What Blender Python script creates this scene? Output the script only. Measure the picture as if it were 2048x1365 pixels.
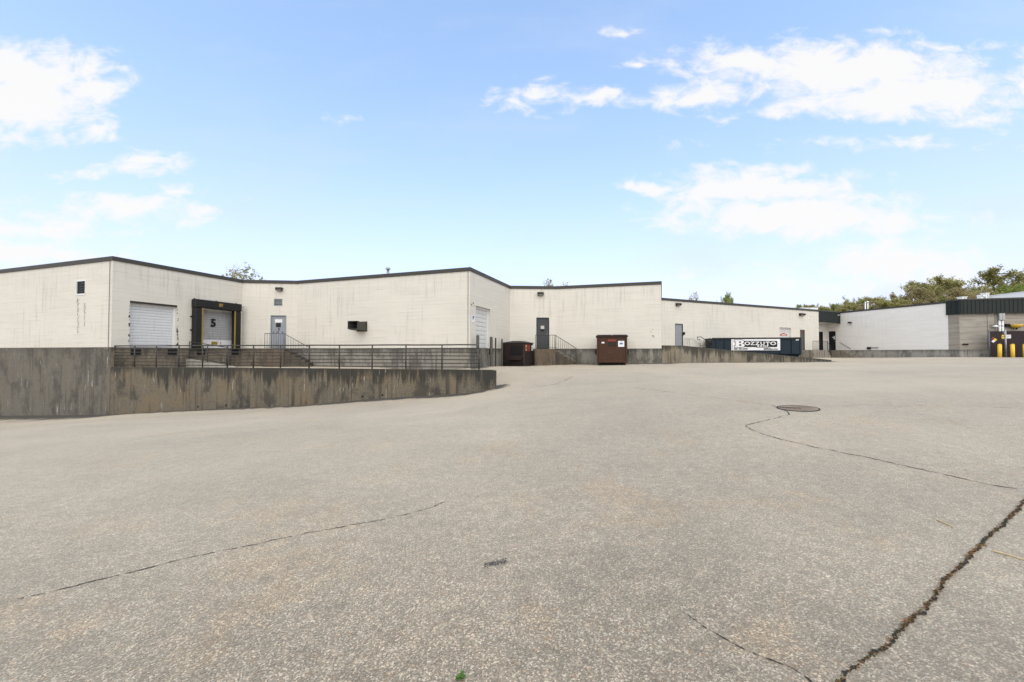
import bpy, math, random
import numpy as np
from mathutils import Matrix, Vector

for o in list(bpy.data.objects): bpy.data.objects.remove(o)
scene = bpy.context.scene
COL = scene.collection
R = math.radians

# ------------------------------------------------------------------ camera
F, W_PX, H_PX, HOR, EYE = 797.0, 2048.0, 1365.0, 705.0, 1.35
PITCH = R(1.2)
SHIFT = (HOR - H_PX/2)/F - math.tan(PITCH)
cam = bpy.data.cameras.new("camera"); cam_o = bpy.data.objects.new("camera", cam); COL.objects.link(cam_o)
cam.sensor_width = 36; cam.sensor_fit = 'HORIZONTAL'; cam.lens = F/W_PX*36
cam.shift_y = SHIFT*F/W_PX; cam.clip_start = 0.05; cam.clip_end = 4000
cam_o.location = (0, 0, EYE); cam_o.rotation_euler = (R(90)+PITCH, 0, 0)
scene.camera = cam_o

# ------------------------------------------------------------------ light
SUN_EL, SUN_AZ = R(52), R(177)          # azimuth clockwise from +Y: behind the camera
sun = bpy.data.lights.new("sun", 'SUN'); sun.energy = 2.3; sun.angle = R(105); sun.color = (1, .88, .68)
sun_o = bpy.data.objects.new("sun", sun); COL.objects.link(sun_o)
sdir = Vector((math.sin(SUN_AZ)*math.cos(SUN_EL), math.cos(SUN_AZ)*math.cos(SUN_EL), math.sin(SUN_EL)))
sun_o.rotation_euler = sdir.to_track_quat('Z', 'Y').to_euler(); sun_o.location = sdir*60
scene.view_settings.view_transform = 'Standard'; scene.view_settings.look = 'None'
scene.view_settings.exposure = 0.2; scene.view_settings.gamma = 1; scene.view_settings.use_curve_mapping = False

# ------------------------------------------------------------------ pixel geometry
def ray(px, py):
    xc = (px-W_PX/2)/F; yc = (H_PX/2-py)/F + SHIFT
    return Vector((xc, math.cos(PITCH)-yc*math.sin(PITCH), math.sin(PITCH)+yc*math.cos(PITCH)))
def at_y(px, py, Y):
    d = ray(px, py); k = Y/d.y
    return Vector((d.x*k, Y, EYE+d.z*k))
def at_z(px, py, z):
    d = ray(px, py); k = (z-EYE)/d.z
    return Vector((d.x*k, d.y*k, z))

# ------------------------------------------------------------------ node helpers
class NT:
    dim = '3D'
    def __init__(s, tree): s.t = tree; s.n = tree.nodes; s.l = tree.links
    def node(s, typ, **kw):
        n = s.n.new(typ)
        for k, v in kw.items(): setattr(n, k, v)
        return n
    def put(s, sock, v):
        if isinstance(v, bpy.types.NodeSocket): s.l.new(v, sock)
        elif v is not None:
            if sock.type == 'RGBA' and not hasattr(v, '__len__'): v = (v, v, v, 1)
            elif sock.type == 'RGBA' and len(v) == 3: v = (*v, 1)
            sock.default_value = v
    def math(s, op, a, b=None, c=None, clamp=False):
        n = s.node('ShaderNodeMath', operation=op, use_clamp=clamp)
        s.put(n.inputs[0], a)
        if b is not None: s.put(n.inputs[1], b)
        if c is not None: s.put(n.inputs[2], c)
        return n.outputs[0]
    def vmath(s, op, a, b=None):
        n = s.node('ShaderNodeVectorMath', operation=op); s.put(n.inputs[0], a)
        if b is not None: s.put(n.inputs[1], b)
        return n.outputs['Value'] if op in ('LENGTH', 'DOT_PRODUCT', 'DISTANCE') else n.outputs[0]
    def mix(s, fac, a, b, blend='MIX'):
        n = s.node('ShaderNodeMix', data_type='RGBA', blend_type=blend)
        s.put(n.inputs[0], fac); s.put(n.inputs[6], a); s.put(n.inputs[7], b)
        return n.outputs[2]
    def ss(s, x, lo, hi, a=0.0, b=1.0):
        n = s.node('ShaderNodeMapRange', interpolation_type='SMOOTHSTEP')
        s.put(n.inputs[0], x); s.put(n.inputs[1], lo); s.put(n.inputs[2], hi); s.put(n.inputs[3], a); s.put(n.inputs[4], b)
        return n.outputs[0]
    def noise(s, vec, scale=1, detail=4, rough=.55, dist=0, col=False, dim=None):
        n = s.node('ShaderNodeTexNoise', noise_dimensions=dim or s.dim); s.put(n.inputs['Vector'], vec); s.put(n.inputs['Scale'], scale)
        s.put(n.inputs['Detail'], detail); s.put(n.inputs['Roughness'], rough); s.put(n.inputs['Distortion'], dist)
        return n.outputs['Color' if col else 'Fac']
    def mapping(s, vec, scale=(1, 1, 1), loc=(0, 0, 0)):
        n = s.node('ShaderNodeMapping'); s.put(n.inputs['Vector'], vec); n.inputs['Scale'].default_value = scale
        n.inputs['Location'].default_value = loc
        return n.outputs[0]
    def ramp(s, x, stops, interp='LINEAR'):
        n = s.node('ShaderNodeValToRGB'); r = n.color_ramp; r.interpolation = interp
        while len(r.elements) < len(stops): r.elements.new(.5)
        for e, (p, c) in zip(r.elements, stops):
            e.position = p; e.color = (*c, 1) if hasattr(c, '__len__') else (c, c, c, 1)
        s.put(n.inputs[0], x)
        return n.outputs[0]
    def uv(s, name):
        return s.node('ShaderNodeUVMap', uv_map=name).outputs[0]
    def xyz(s, v):
        n = s.node('ShaderNodeSeparateXYZ'); s.put(n.inputs[0], v); return n.outputs
    def obj(s):
        return s.node('ShaderNodeTexCoord').outputs['Object']
    def geo(s):
        return s.node('ShaderNodeNewGeometry').outputs['Position']

# ------------------------------------------------------------------ world: sky with clouds
world = bpy.data.worlds.new("World"); scene.world = world; world.use_nodes = True
wn = NT(world.node_tree); wn.n.clear()
sky = wn.node('ShaderNodeTexSky', sky_type='NISHITA', sun_disc=False)
sky.sun_elevation = SUN_EL; sky.sun_rotation = SUN_AZ; sky.altitude = 100
sky.air_density = 1.0; sky.dust_density = 1.0; sky.ozone_density = 2.0
dirv = wn.node('ShaderNodeTexCoord').outputs['Generated']
dx, dy, dz = wn.xyz(dirv)
wn.dim = '2D'; world.cycles.sampling_method = 'MANUAL'; world.cycles.sample_map_resolution = 512
az = wn.math('ARCTAN2', dx, dy)
yy = wn.math('MAXIMUM', wn.math('ABSOLUTE', dy), .12)       # the cloud layer is flat: lay it out on the plane overhead
cmb = wn.node('ShaderNodeCombineXYZ'); wn.put(cmb.inputs[0], wn.math('DIVIDE', dx, yy)); wn.put(cmb.inputs[1], wn.math('DIVIDE', dz, yy))
P = cmb.outputs[0]
warp = wn.vmath('SUBTRACT', wn.noise(wn.mapping(P, (1, 1.7, 1)), 7, 4, .6, col=True), (.5, .5, .5))
Pw = wn.vmath('ADD', P, wn.vmath('MULTIPLY', warp, (.15, .06, 0)))
CL = [  # px, py, half-width, half-height, weight
 (60, 150, 130, 45, 1.25), (40, 205, 120, 55, 1.3), (190, 175, 75, 26, 1.0), (185, 262, 40, 14, .8), (-120, 190, 160, 90, 1.2),
 (300, 325, 90, 16, .8), (170, 347, 55, 10, .6), (240, 420, 150, 26, .8), (335, 395, 32, 20, .7), (60, 462, 110, 22, .9), (190, 466, 50, 12, .6), (40, 508, 140, 16, .9),
 (1240, 64, 36, 12, .7), (1272, 131, 36, 8, .6), (1075, 195, 68, 22, .75), (1205, 190, 48, 14, .8), (1078, 160, 30, 9, .5), (985, 215, 30, 9, .4),
 (1360, 120, 50, 14, .7), (1480, 125, 110, 30, 1.0), (1700, 140, 200, 46, 1.3), (1840, 190, 165, 36, 1.25), (1740, 205, 130, 28, 1.1), (1400, 195, 110, 22, .85), (1560, 225, 120, 14, .6),
 (1890, 92, 90, 9, .6), (1985, 238, 70, 14, .65), (1900, 285, 300, 10, .45),
 (1303, 377, 42, 12, .9), (1520, 375, 175, 30, 1.1), (1410, 392, 60, 13, .8), (1600, 432, 220, 36, 1.1), (1700, 455, 140, 26, .7), (1800, 530, 130, 38, .95), (1360, 550, 60, 12, .45), (1520, 552, 60, 14, .45), (1640, 575, 120, 16, .4),
 (690, 236, 30, 9, .35), (2200, 160, 150, 60, 1.1)]
dens = None
for (cx, cy, rx, ry, wgt) in CL:
    d = ray(cx, cy); u0, v0 = d.x/d.y, d.z/d.y
    q = wn.vmath('MULTIPLY', wn.vmath('SUBTRACT', Pw, (u0, v0, 0)), (F/rx/1.08, F/ry/1.15, 0))
    m = wn.math('MULTIPLY_ADD', wn.vmath('LENGTH', q), -.62*wgt, wgt)
    dens = m if dens is None else wn.math('MAXIMUM', dens, m)
front = wn.ss(dy, .05, .3)
dens = wn.math('MAXIMUM', wn.math('MULTIPLY_ADD', wn.math('ADD', dens, .3), front, -.3), -.3)
# broken cumulus round the unseen sky, thickened to add neutral fill light
side = wn.math('SUBTRACT', 1, wn.ss(dy, .25, .5))
amb = wn.ss(wn.noise(wn.mapping(dirv, (1, 1, 1.6), (3, 1, 0)), 3.4, 3, .5, dim='3D'), .36, .60, -.3, 1.1)
dens = wn.math('MAXIMUM', dens, wn.math('MULTIPLY_ADD', wn.math('ADD', amb, .3), side, -.3))
fb = wn.noise(wn.mapping(P, (1, 1.8, 1)), 11, 7, .60, .3)
dd = wn.math('MULTIPLY_ADD', wn.math('SUBTRACT', fb, .5), 1.6, wn.math('SUBTRACT', dens, .13))
cmask = wn.ss(dd, -.07, .66)
wisp = wn.ss(wn.noise(wn.mapping(P, (1, 3.2, 1), (1.7, .3, 0)), 2.2, 5, .55), .45, .80)
haze_ = wn.math('POWER', wn.math('SUBTRACT', 1, wn.math('MAXIMUM', wn.math('MINIMUM', dz, 1), 0)), 3.4)
veil = wn.math('ADD', wn.math('MULTIPLY_ADD', haze_, .80, .20), wn.math('MULTIPLY', wisp, .14), clamp=True)
SKY_GAIN = 3.35; CLOUD = (8.6, 8.5, 8.4); VEIL = (6.4, 6.95, 8.4)
tint = wn.mix(haze_, (SKY_GAIN*.86, SKY_GAIN*1.0, SKY_GAIN*1.0), (SKY_GAIN*1.12, SKY_GAIN*.74, SKY_GAIN*.88))
skyc = wn.mix(1, sky.outputs[0], tint, 'MULTIPLY')
c1 = wn.mix(veil, skyc, VEIL)
c2 = wn.mix(wn.math('MULTIPLY', cmask, .95), c1, CLOUD)
bg = wn.node('ShaderNodeBackground'); wn.put(bg.inputs[0], c2); bg.inputs[1].default_value = .1
wo = wn.node('ShaderNodeOutputWorld'); wn.l.new(bg.outputs[0], wo.inputs[0])

# ------------------------------------------------------------------ materials
def mat(name):
    m = bpy.data.materials.new(name); m.use_nodes = True
    t = NT(m.node_tree); b = m.node_tree.nodes['Principled BSDF']
    return m, t, b
def bump(t, b, h, strength=.4, dist=.01):
    n = t.node('ShaderNodeBump'); n.inputs['Strength'].default_value = strength; n.inputs['Distance'].default_value = dist
    t.put(n.inputs['Height'], h); t.l.new(n.outputs[0], b.inputs['Normal'])

def paint(name, col, rough=.5, metal=0., var=.12, scale=3., dirt_shade=.0, dirtcol=(.08, .07, .055), rust=0., rustcol=(.16, .07, .03)):
    m, t, b = mat(name); v = t.geo()
    n1 = t.noise(v, scale, 5, .6); n2 = t.noise(t.mapping(v, (5, 5, .7)), 2.2, 4, .6)
    c = t.mix(n1, tuple(x*(1-var) for x in col), tuple(min(1, x*(1+var)) for x in col))
    if dirt_shade: c = t.mix(t.math('MULTIPLY', t.ss(n2, .45, .75), dirt_shade), c, dirtcol)
    if rust: c = t.mix(t.math('MULTIPLY', t.ss(t.noise(v, 7, 6, .65), .56, .68), rust), c, rustcol)
    t.put(b.inputs['Base Color'], c); b.inputs['Metallic'].default_value = metal; b.inputs['Specular IOR Level'].default_value = .22
    t.put(b.inputs['Roughness'], t.ss(n1, .2, .8, max(.05, rough-.08), min(1, rough+.1)))
    bump(t, b, t.noise(v, 40, 3), .12, .004)
    return m

def block_wall(name, paintcol, stain, joint, bumpk, tone=.06, rowv=.035):
    m, t, b = mat(name); t.dim = '2D'; uv = t.uv('metres'); rel = t.uv('below_top')
    br = t.node('ShaderNodeTexBrick', offset=.5); t.put(br.inputs['Vector'], uv)
    br.inputs['Scale'].default_value = 1; br.inputs['Brick Width'].default_value = .4; br.inputs['Row Height'].default_value = .2
    br.inputs['Mortar Size'].default_value = .006; br.inputs['Mortar Smooth'].default_value = .4; br.inputs['Bias'].default_value = 0
    br.inputs['Color1'].default_value = (.44, .44, .44, 1); br.inputs['Color2'].default_value = (.56, .56, .56, 1)
    rowp = t.math('PINGPONG', t.xyz(uv)[1], .1); hj = t.ss(rowp, .0, .012, 1, 0)
    fac = t.math('MAXIMUM', hj, t.math('MULTIPLY', br.outputs['Fac'], .30))
    big = t.noise(uv, .35, 4, .6); fine = t.noise(uv, 14, 5, .7)
    c = t.mix(big, tuple(x*(1-tone) for x in paintcol), tuple(min(.92, x*(1+tone)) for x in paintcol))
    c = t.mix(t.math('MULTIPLY', t.ss(br.outputs['Color'], .4, .6), .05), c, tuple(x*.75 for x in paintcol))
    rows = t.noise(t.mapping(uv, (.5, 5, 1), (3, 0, 0)), 1.0, 2, .6)
    c = t.mix(1, c, t.ramp(rows, [(.3, 1-rowv), (.5, 1.0), (.7, 1+rowv*.6)]), 'MULTIPLY')
    # joints show where the paint has worn
    worn = t.ss(t.noise(t.mapping(uv, (.35, 3.5, 1)), 1.4, 5, .65), .45, .68)
    c = t.mix(t.math('MULTIPLY', t.math('MULTIPLY', fac, worn), joint), c, (.13, .12, .105))
    # run-off streaks below the coping, grey-green algae
    st = t.ss(t.noise(t.mapping(uv, (3.2, .22, 1)), 1.6, 6, .68), .50, .80)
    area = t.ss(t.noise(uv, .28, 3, .5), .40, .62)
    c = t.mix(t.math('MULTIPLY', t.math('MULTIPLY', st, area), stain), c, (.20, .19, .15))
    dy_ = t.xyz(rel)[1]
    top = t.math('MULTIPLY', t.ss(dy_, .15, 2.0, 1, 0), t.ss(t.noise(t.mapping(uv, (5, .12, 1)), 1.5, 4, .6), .52, .75))
    c = t.mix(t.math('MULTIPLY', top, stain*.8), c, (.17, .16, .13))
    # chips and scuffs, strung along the courses
    ch = t.math('MULTIPLY', t.ss(t.noise(t.mapping(uv, (2.2, 7, 1)), 2.3, 6, .75), .705, .73), t.ss(t.noise(uv, .6, 2), .45, .6))
    c = t.mix(t.math('MULTIPLY', ch, .75), c, (.10, .095, .08))
    foot = t.math('MULTIPLY', t.ss(t.xyz(uv)[1], 1.55, 2.5, 1, 0), t.ss(fine, .45, .7))
    c = t.mix(t.math('MULTIPLY', foot, stain*.6), c, (.22, .20, .16))
    t.put(b.inputs['Base Color'], c); b.inputs['Roughness'].default_value = .75
    h = t.math('MULTIPLY_ADD', fac, -1, t.math('MULTIPLY', fine, bumpk))
    bump(t, b, h, .5, .006)
    return m

def concrete(name, c1_, c2_, dark=.8, brown=.5, white=.6, topband=1.0, bx=.45):
    m, t, b = mat(name); t.dim = '2D'; uv = t.uv('metres'); rel = t.uv('below_top')
    n = t.noise(uv, .8, 5, .6); f = t.noise(uv, 22, 5, .7)
    c = t.mix(n, c1_, c2_)
    c = t.mix(t.ss(f, .35, .75), c, tuple(x*1.3 for x in c1_))
    c = t.mix(t.math('MULTIPLY', t.ss(t.noise(uv, 7, 6, .75), .52, .70), .45), c, tuple(x*.45 for x in c2_))
    br = t.ss(t.noise(t.mapping(uv, (.7, .8, 1), (7, 3, 0)), 1.0, 5, .6), .45, .68)
    c = t.mix(t.math('MULTIPLY', br, brown), c, (.180, .125, .068))
    st = t.ss(t.noise(t.mapping(uv, (3.0, .16, 1)), 1.5, 6, .65), .44, .68)
    bl = t.ss(t.noise(t.mapping(uv, (.5, .25, 1), (2, 9, 0)), 1.1, 3, .5), .38, .66)
    c = t.mix(t.math('MULTIPLY', t.math('MULTIPLY', st, bl), dark), c, (.032, .030, .025))
    dy_ = t.xyz(rel)[1]
    edge = t.math('MULTIPLY', t.math('MULTIPLY_ADD', t.noise(t.mapping(uv, (2.6, .1, 1)), 1.3, 6, .75), 1.5, -.52), t.ss(t.noise(t.mapping(uv, (.45, .05, 1), (13, 0, 0)), 1.0, 3, .6), .32, .68, .25, 2.2))
    tb = t.ss(t.math('SUBTRACT', dy_, t.math('MULTIPLY', edge, bx*1.5)), -.18, .22, 1, 0)
    c = t.mix(t.math('MULTIPLY', t.math('MULTIPLY', tb, t.ss(f, .2, .6, .6, 1)), topband), c, (.030, .028, .022))
    blot = t.math('MULTIPLY', t.ss(t.noise(t.mapping(uv, (.8, .5, 1), (21, 4, 0)), 1.0, 6, .7), .49, .63), t.ss(f, .25, .6, .5, 1))
    c = t.mix(t.math('MULTIPLY', blot, dark*.95), c, (.030, .028, .024))
    wh = t.math('MULTIPLY', t.ss(t.noise(t.mapping(uv, (4.5, .5, 1), (4, 1, 0)), 1.6, 6, .7), .645, .70), t.ss(t.noise(uv, .5, 2), .42, .6))
    c = t.mix(t.math('MULTIPLY', wh, white), c, (.50, .48, .43))
    t.put(b.inputs['Base Color'], c); b.inputs['Roughness'].default_value = .9
    pour = t.ss(t.math('FRACT', t.math('MULTIPLY', t.xyz(uv)[0], 1/2.44)), .0, .006, 0, 1)
    bump(t, b, t.math('ADD', t.math('MULTIPLY', f, .6), t.math('MULTIPLY', n, .8)), .5, .012)
    return m

def rough_concrete(name, a, c_, dk=.5):
    m, t, b = mat(name); v = t.geo()
    n = t.noise(v, 2.2, 6, .65)
    c = t.mix(n, a, c_)
    c = t.mix(t.math('MULTIPLY', t.ss(t.noise(t.mapping(v, (3, 3, .8)), 1.4, 5, .65), .45, .7), dk), c, (.045, .042, .035))
    t.put(b.inputs['Base Color'], c); b.inputs['Roughness'].default_value = .92
    bump(t, b, t.noise(v, 25, 5, .7), .5, .01)
    return m

def asphalt(name):
    m, t, b = mat(name); t.dim = '2D'; v = t.geo()
    jig = t.vmath('ADD', v, t.vmath('MULTIPLY', t.vmath('SUBTRACT', t.noise(v, 60, 2, .5, col=True), (.5, .5, .5)), (.008, .008, .004)))
    def stones(scale, seed, stops):
        n = t.node('ShaderNodeTexVoronoi', voronoi_dimensions='2D', feature='F1')
        t.put(n.inputs['Vector'], t.mapping(jig, (1, 1, .6), (seed, seed*2, 0))); n.inputs['Scale'].default_value = scale
        n.inputs['Randomness'].default_value = 1
        return t.ramp(t.xyz(n.outputs['Color'])[0], stops), n.outputs['Distance']
    s1, d1 = stones(145, 0, [(0, .012), (.25, .035), (.48, .085), (.68, .16), (.84, .28), (1, .58)])
    s2, d2 = stones(290, 3.3, [(0, .035), (.4, .085), (.7, .145), (1, .36)])
    s3, _ = stones(60, 8.1, [(0, (.20, .15, .10)), (.5, (.17, .165, .16)), (.75, (.25, .21, .165)), (.93, (.18, .175, .17)), (.97, (.34, .19, .09)), (1, (.38, .37, .35))])
    c = t.mix(.38, s1, s2); c = t.mix(.25, c, s3)
    c = t.mix(1, c, (1.31, 1.16, .94), 'MULTIPLY')
    # broad weathering: paler dusty drifts, browner washes, greyer worn lanes
    big = t.noise(t.mapping(v, (1, 1, 0)), .16, 5, .6)
    c = t.mix(1, c, t.ramp(big, [(.28, (.91, .915, .93)), (.5, (1, .985, .96)), (.72, (1.08, 1.05, .99))]), 'MULTIPLY')
    med = t.noise(t.mapping(v, (1, 1, 0), (5, 5, 0)), .9, 5, .65)
    c = t.mix(1, c, t.ramp(med, [(.3, .84), (.5, 1.0), (.7, 1.13)]), 'MULTIPLY')
    tan_ = t.ss(t.noise(t.mapping(v, (1, 1, 0), (11, 2, 0)), .8, 6, .72), .52, .72)
    c = t.mix(t.math('MULTIPLY', tan_, .5), c, t.mix(1, c, (1.22, 1.0, .72), 'MULTIPLY'))
    gr = t.noise(t.mapping(v, (1, 1, 0), (3, 7, 0)), 8, 6, .8)
    c = t.mix(1, c, t.ramp(gr, [(.3, .72), (.5, 1.0), (.7, 1.28)]), 'MULTIPLY')
    # oil spots
    sp = t.ss(t.noise(t.mapping(v, (1, 1, 0), (31, 12, 0)), 1.9, 4, .75), .70, .78)
    c = t.mix(t.math('MULTIPLY', sp, .55), c, (.09, .088, .085))
    # grime and contact shade painted into the ground along the wall feet
    at = t.node('ShaderNodeAttribute', attribute_name='dirt_shade').outputs['Fac']
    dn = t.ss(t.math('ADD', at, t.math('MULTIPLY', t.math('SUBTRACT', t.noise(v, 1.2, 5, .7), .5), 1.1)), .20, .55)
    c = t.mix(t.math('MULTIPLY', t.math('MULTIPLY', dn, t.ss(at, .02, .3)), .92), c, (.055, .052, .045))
    # meadow beyond the lot
    g = t.node('ShaderNodeAttribute', attribute_name='meadow').outputs['Fac']
    c = t.mix(g, c, t.mix(t.noise(v, .8, 4), (.06, .075, .025), (.12, .13, .05)))
    t.put(b.inputs['Base Color'], c); b.inputs['Roughness'].default_value = .88
    b.inputs['Specular IOR Level'].default_value = .35
    t.put(b.inputs['Sheen Weight'], t.math('MULTIPLY', t.ss(big, .3, .7, .50, .62), t.math('SUBTRACT', 1, t.math('MULTIPLY', dn, t.ss(at, .02, .3))))); b.inputs['Sheen Roughness'].default_value = .5
    b.inputs['Sheen Tint'].default_value = (1, .91, .74, 1)
    h = t.math('ADD', t.math('MULTIPLY', d1, -1.0), t.math('MULTIPLY', d2, -.5))
    bump(t, b, h, .45, .005)
    return m

M = {}
M['white'] = block_wall('painted_block', (.655, .622, .548), .36, .40, .35)
M['white2'] = block_wall('painted_block_clean', (.83, .81, .765), .13, .28, .3, .04)
M['grey'] = block_wall('split_face_block', (.31, .282, .24), .35, .85, 2.4, .14, .22)
M['found_a'] = concrete('foundation_concrete_dark', (.145, .131, .106), (.095, .086, .070), .55, .12, .9, .3, .35)
M['found'] = concrete('foundation_concrete', (.25, .235, .20), (.17, .16, .138), .65, .18, .5, .75, .28)
M['found_b'] = concrete('foundation_concrete_brown', (.20, .165, .12), (.115, .10, .078), .75, .35, .6, .8, .3)
M['found_r'] = concrete('foundation_concrete_pale', (.36, .34, .30), (.27, .255, .225), .55, .12, .4, .55, .3)
M['retain'] = concrete('retaining_concrete', (.150, .127, .090), (.078, .068, .051), .80, .48, .8, 1.0, .8)
M['retain2'] = concrete('ramp_wall_concrete', (.235, .205, .15), (.155, .135, .10), .7, .35, .5, .9, .7)
M['conc_brown'] = rough_concrete('mossy_step_concrete', (.17, .125, .085), (.085, .066, .046), .85)
M['conc_moss'] = rough_concrete('blackened_step_concrete', (.13, .10, .07), (.05, .042, .03), .9)
M['conc'] = rough_concrete('step_concrete', (.30, .27, .22), (.17, .15, .125), .75)
M['conc_pale'] = rough_concrete('apron_concrete', (.40, .38, .33), (.30, .28, .24), .3)
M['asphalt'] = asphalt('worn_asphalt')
M['coping'] = paint('coping_metal', (.058, .056, .051), .5, .0, .1, 1.5)
M['roof'] = paint('roof_membrane', (.42, .41, .39), .9)
M['green'] = paint('dark_green_metal', (.018, .024, .022), .42, 0, .15, 1)
M['door_white'] = paint('door_white', (.62, .63, .64), .45, 0, .04, 1, .12)
M['door_old'] = paint('door_old_grey', (.36, .365, .37), .5, 0, .12, 1.2, .35)
M['door_pale'] = paint('door_pale', (.64, .645, .64), .5, 0, .05, 1, .15)
M['door_grey'] = paint('door_grey', (.27, .29, .315), .5, 0, .08, 2, .2)
M['door_dark'] = paint('door_charcoal', (.055, .062, .064), .45, 0, .1, 2, .1)
M['door_black'] = paint('door_black', (.014, .014, .016), .4)
M['door_brown'] = paint('door_brown', (.10, .088, .08), .5, 0, .15, 2, .3)
M['black'] = paint('black_rubber', (.013, .013, .014), .7, 0, .3, 6)
M['fabric'] = paint('black_vinyl', (.017, .017, .018), .45, 0, .3, 3)
M['yellow'] = paint('yellow_paint', (.74, .49, .06), .45, 0, .08, 4, .12)
M['yellow_dull'] = paint('yellow_stripe', (.30, .205, .04), .55, 0, .15, 4, .35)
M['rail'] = paint('rail_bronze', (.058, .054, .048), .5, .2, .15, 5, .3)
M['rail_black'] = paint('rail_black', (.018, .018, .018), .45)
M['rail_grey'] = paint('rail_grey', (.12, .12, .14), .5, .2, .2, 5)
M['post_wood'] = paint('post_weathered', (.105, .10, .085), .85, 0, .25, 8)
M['rust'] = paint('rusted_brown_steel', (.062, .030, .019), .6, .1, .3, 3.0, .35, (.02, .014, .012), .75, (.13, .05, .02))
M['brown'] = paint('dark_brown_steel', (.030, .021, .019), .55, .1, .25, 3, .35, (.012, .01, .01), .3, (.07, .03, .015))
M['lid'] = paint('lid_plastic', (.032, .031, .031), .5, 0, .2, 3)
M['navy'] = paint('navy_steel', (.010, .021, .034), .45, .0, .25, 2, .3, (.02, .03, .04), .25, (.05, .045, .045))
M['sign'] = paint('sign_white', (.74, .74, .75), .4, 0, .02)
M['ink'] = paint('ink_black', (.012, .012, .012), .5, 0, .02)
M['ink_navy'] = paint('ink_navy', (.02, .03, .075), .5, 0, .02)
M['ink_red'] = paint('ink_red', (.50, .09, .04), .5, 0, .05)
M['ink_blue'] = paint('ink_blue', (.06, .16, .38), .5, 0, .05)
M['ink_orange'] = paint('ink_orange', (.55, .24, .10), .5)
M['ink_dullred'] = paint('ink_dullred', (.20, .045, .03), .55)
M['galv'] = paint('galvanised', (.36, .37, .38), .4, .6, .12, 4)
M['white_metal'] = paint('white_metal', (.74, .74, .74), .45, 0, .04, 2, .08)
M['glass'] = paint('dark_glass', (.012, .012, .013), .12)
M['lens'] = paint('lamp_lens', (.50, .49, .45), .25)
M['lamp_body'] = paint('lamp_body', (.045, .04, .035), .5, .2)
M['hood'] = paint('hood_steel', (.085, .088, .075), .6, .3, .2, 4, .4, (.05, .04, .03), .9, (.12, .05, .02))
M['fence'] = paint('brown_slats', (.030, .021, .022), .6, 0, .25, 4)
M['iron'] = paint('cast_iron', (.25, .205, .16), .8, .0, .2, 12, .3)
M['crack'] = paint('crack_dark', (.030, .028, .024), .95, 0, .4, 20)
M['tar'] = paint('tar_smudge', (.072, .069, .064), .8, 0, .4, 30)
M['mortar'] = paint('chipped_block', (.13, .125, .11), .95, 0, .4, 14)
M['straw'] = paint('straw', (.52, .42, .24), .7, 0, .15, 20)
M['debris'] = paint('leaf_debris', (.17, .085, .03), .9, 0, .5, 35)
M['moss'] = paint('moss', (.06, .06, .018), .95, 0, .5, 30)
M['weed'] = paint('weed_leaf', (.06, .13, .02), .6, 0, .3, 30)
M['bark'] = paint('bark', (.115, .10, .085), .95, 0, .25, 4)

def leaf_mat(name, a, c_):
    m, t, b = mat(name); v = t.geo()
    rnd = t.node('ShaderNodeNewGeometry').outputs['Random Per Island']
    c = t.mix(rnd, a, c_)
    c = t.mix(t.math('MULTIPLY', t.noise(v, .45, 3), .35), c, tuple(.7*x for x in a))
    t.put(b.inputs['Base Color'], c); b.inputs['Roughness'].default_value = .6
    tr = t.node('ShaderNodeBsdfTranslucent'); t.put(tr.inputs[0], c)
    ms = t.node('ShaderNodeMixShader'); ms.inputs[0].default_value = .35
    t.l.new(b.outputs[0], ms.inputs[1]); t.l.new(tr.outputs[0], ms.inputs[2])
    t.l.new(ms.outputs[0], m.node_tree.nodes['Material Output'].inputs[0])
    return m
M['leaf_olive'] = leaf_mat('leaf_olive', (.28, .27, .085), (.46, .42, .17))
M['leaf_brown'] = leaf_mat('leaf_brown', (.31, .26, .12), (.45, .385, .20))
M['leaf_green'] = leaf_mat('leaf_green', (.21, .27, .06), (.36, .40, .11))
M['leaf_bright'] = leaf_mat('leaf_bright', (.13, .19, .025), (.22, .28, .05))

# ------------------------------------------------------------------ object helpers
WM = {}
def tag(o, label=None, cat=None, group=None, kind=None):
    if label: o['label'] = label
    if cat: o['category'] = cat
    if group: o['group'] = group
    if kind: o['kind'] = kind
    return o
def thing(name, label, cat, loc=(0, 0, 0), rz=0, group=None):
    o = bpy.data.objects.new(name, None); COL.objects.link(o); o.empty_display_size = .3
    o.location = loc; o.rotation_euler = (0, 0, rz)
    WM[o.name] = Matrix.Translation(Vector(loc)) @ Matrix.Rotation(rz, 4, 'Z')
    return tag(o, label, cat, group)
def wm(o): return WM.get(o.name, Matrix.Identity(4)) if o else Matrix.Identity(4)

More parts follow.
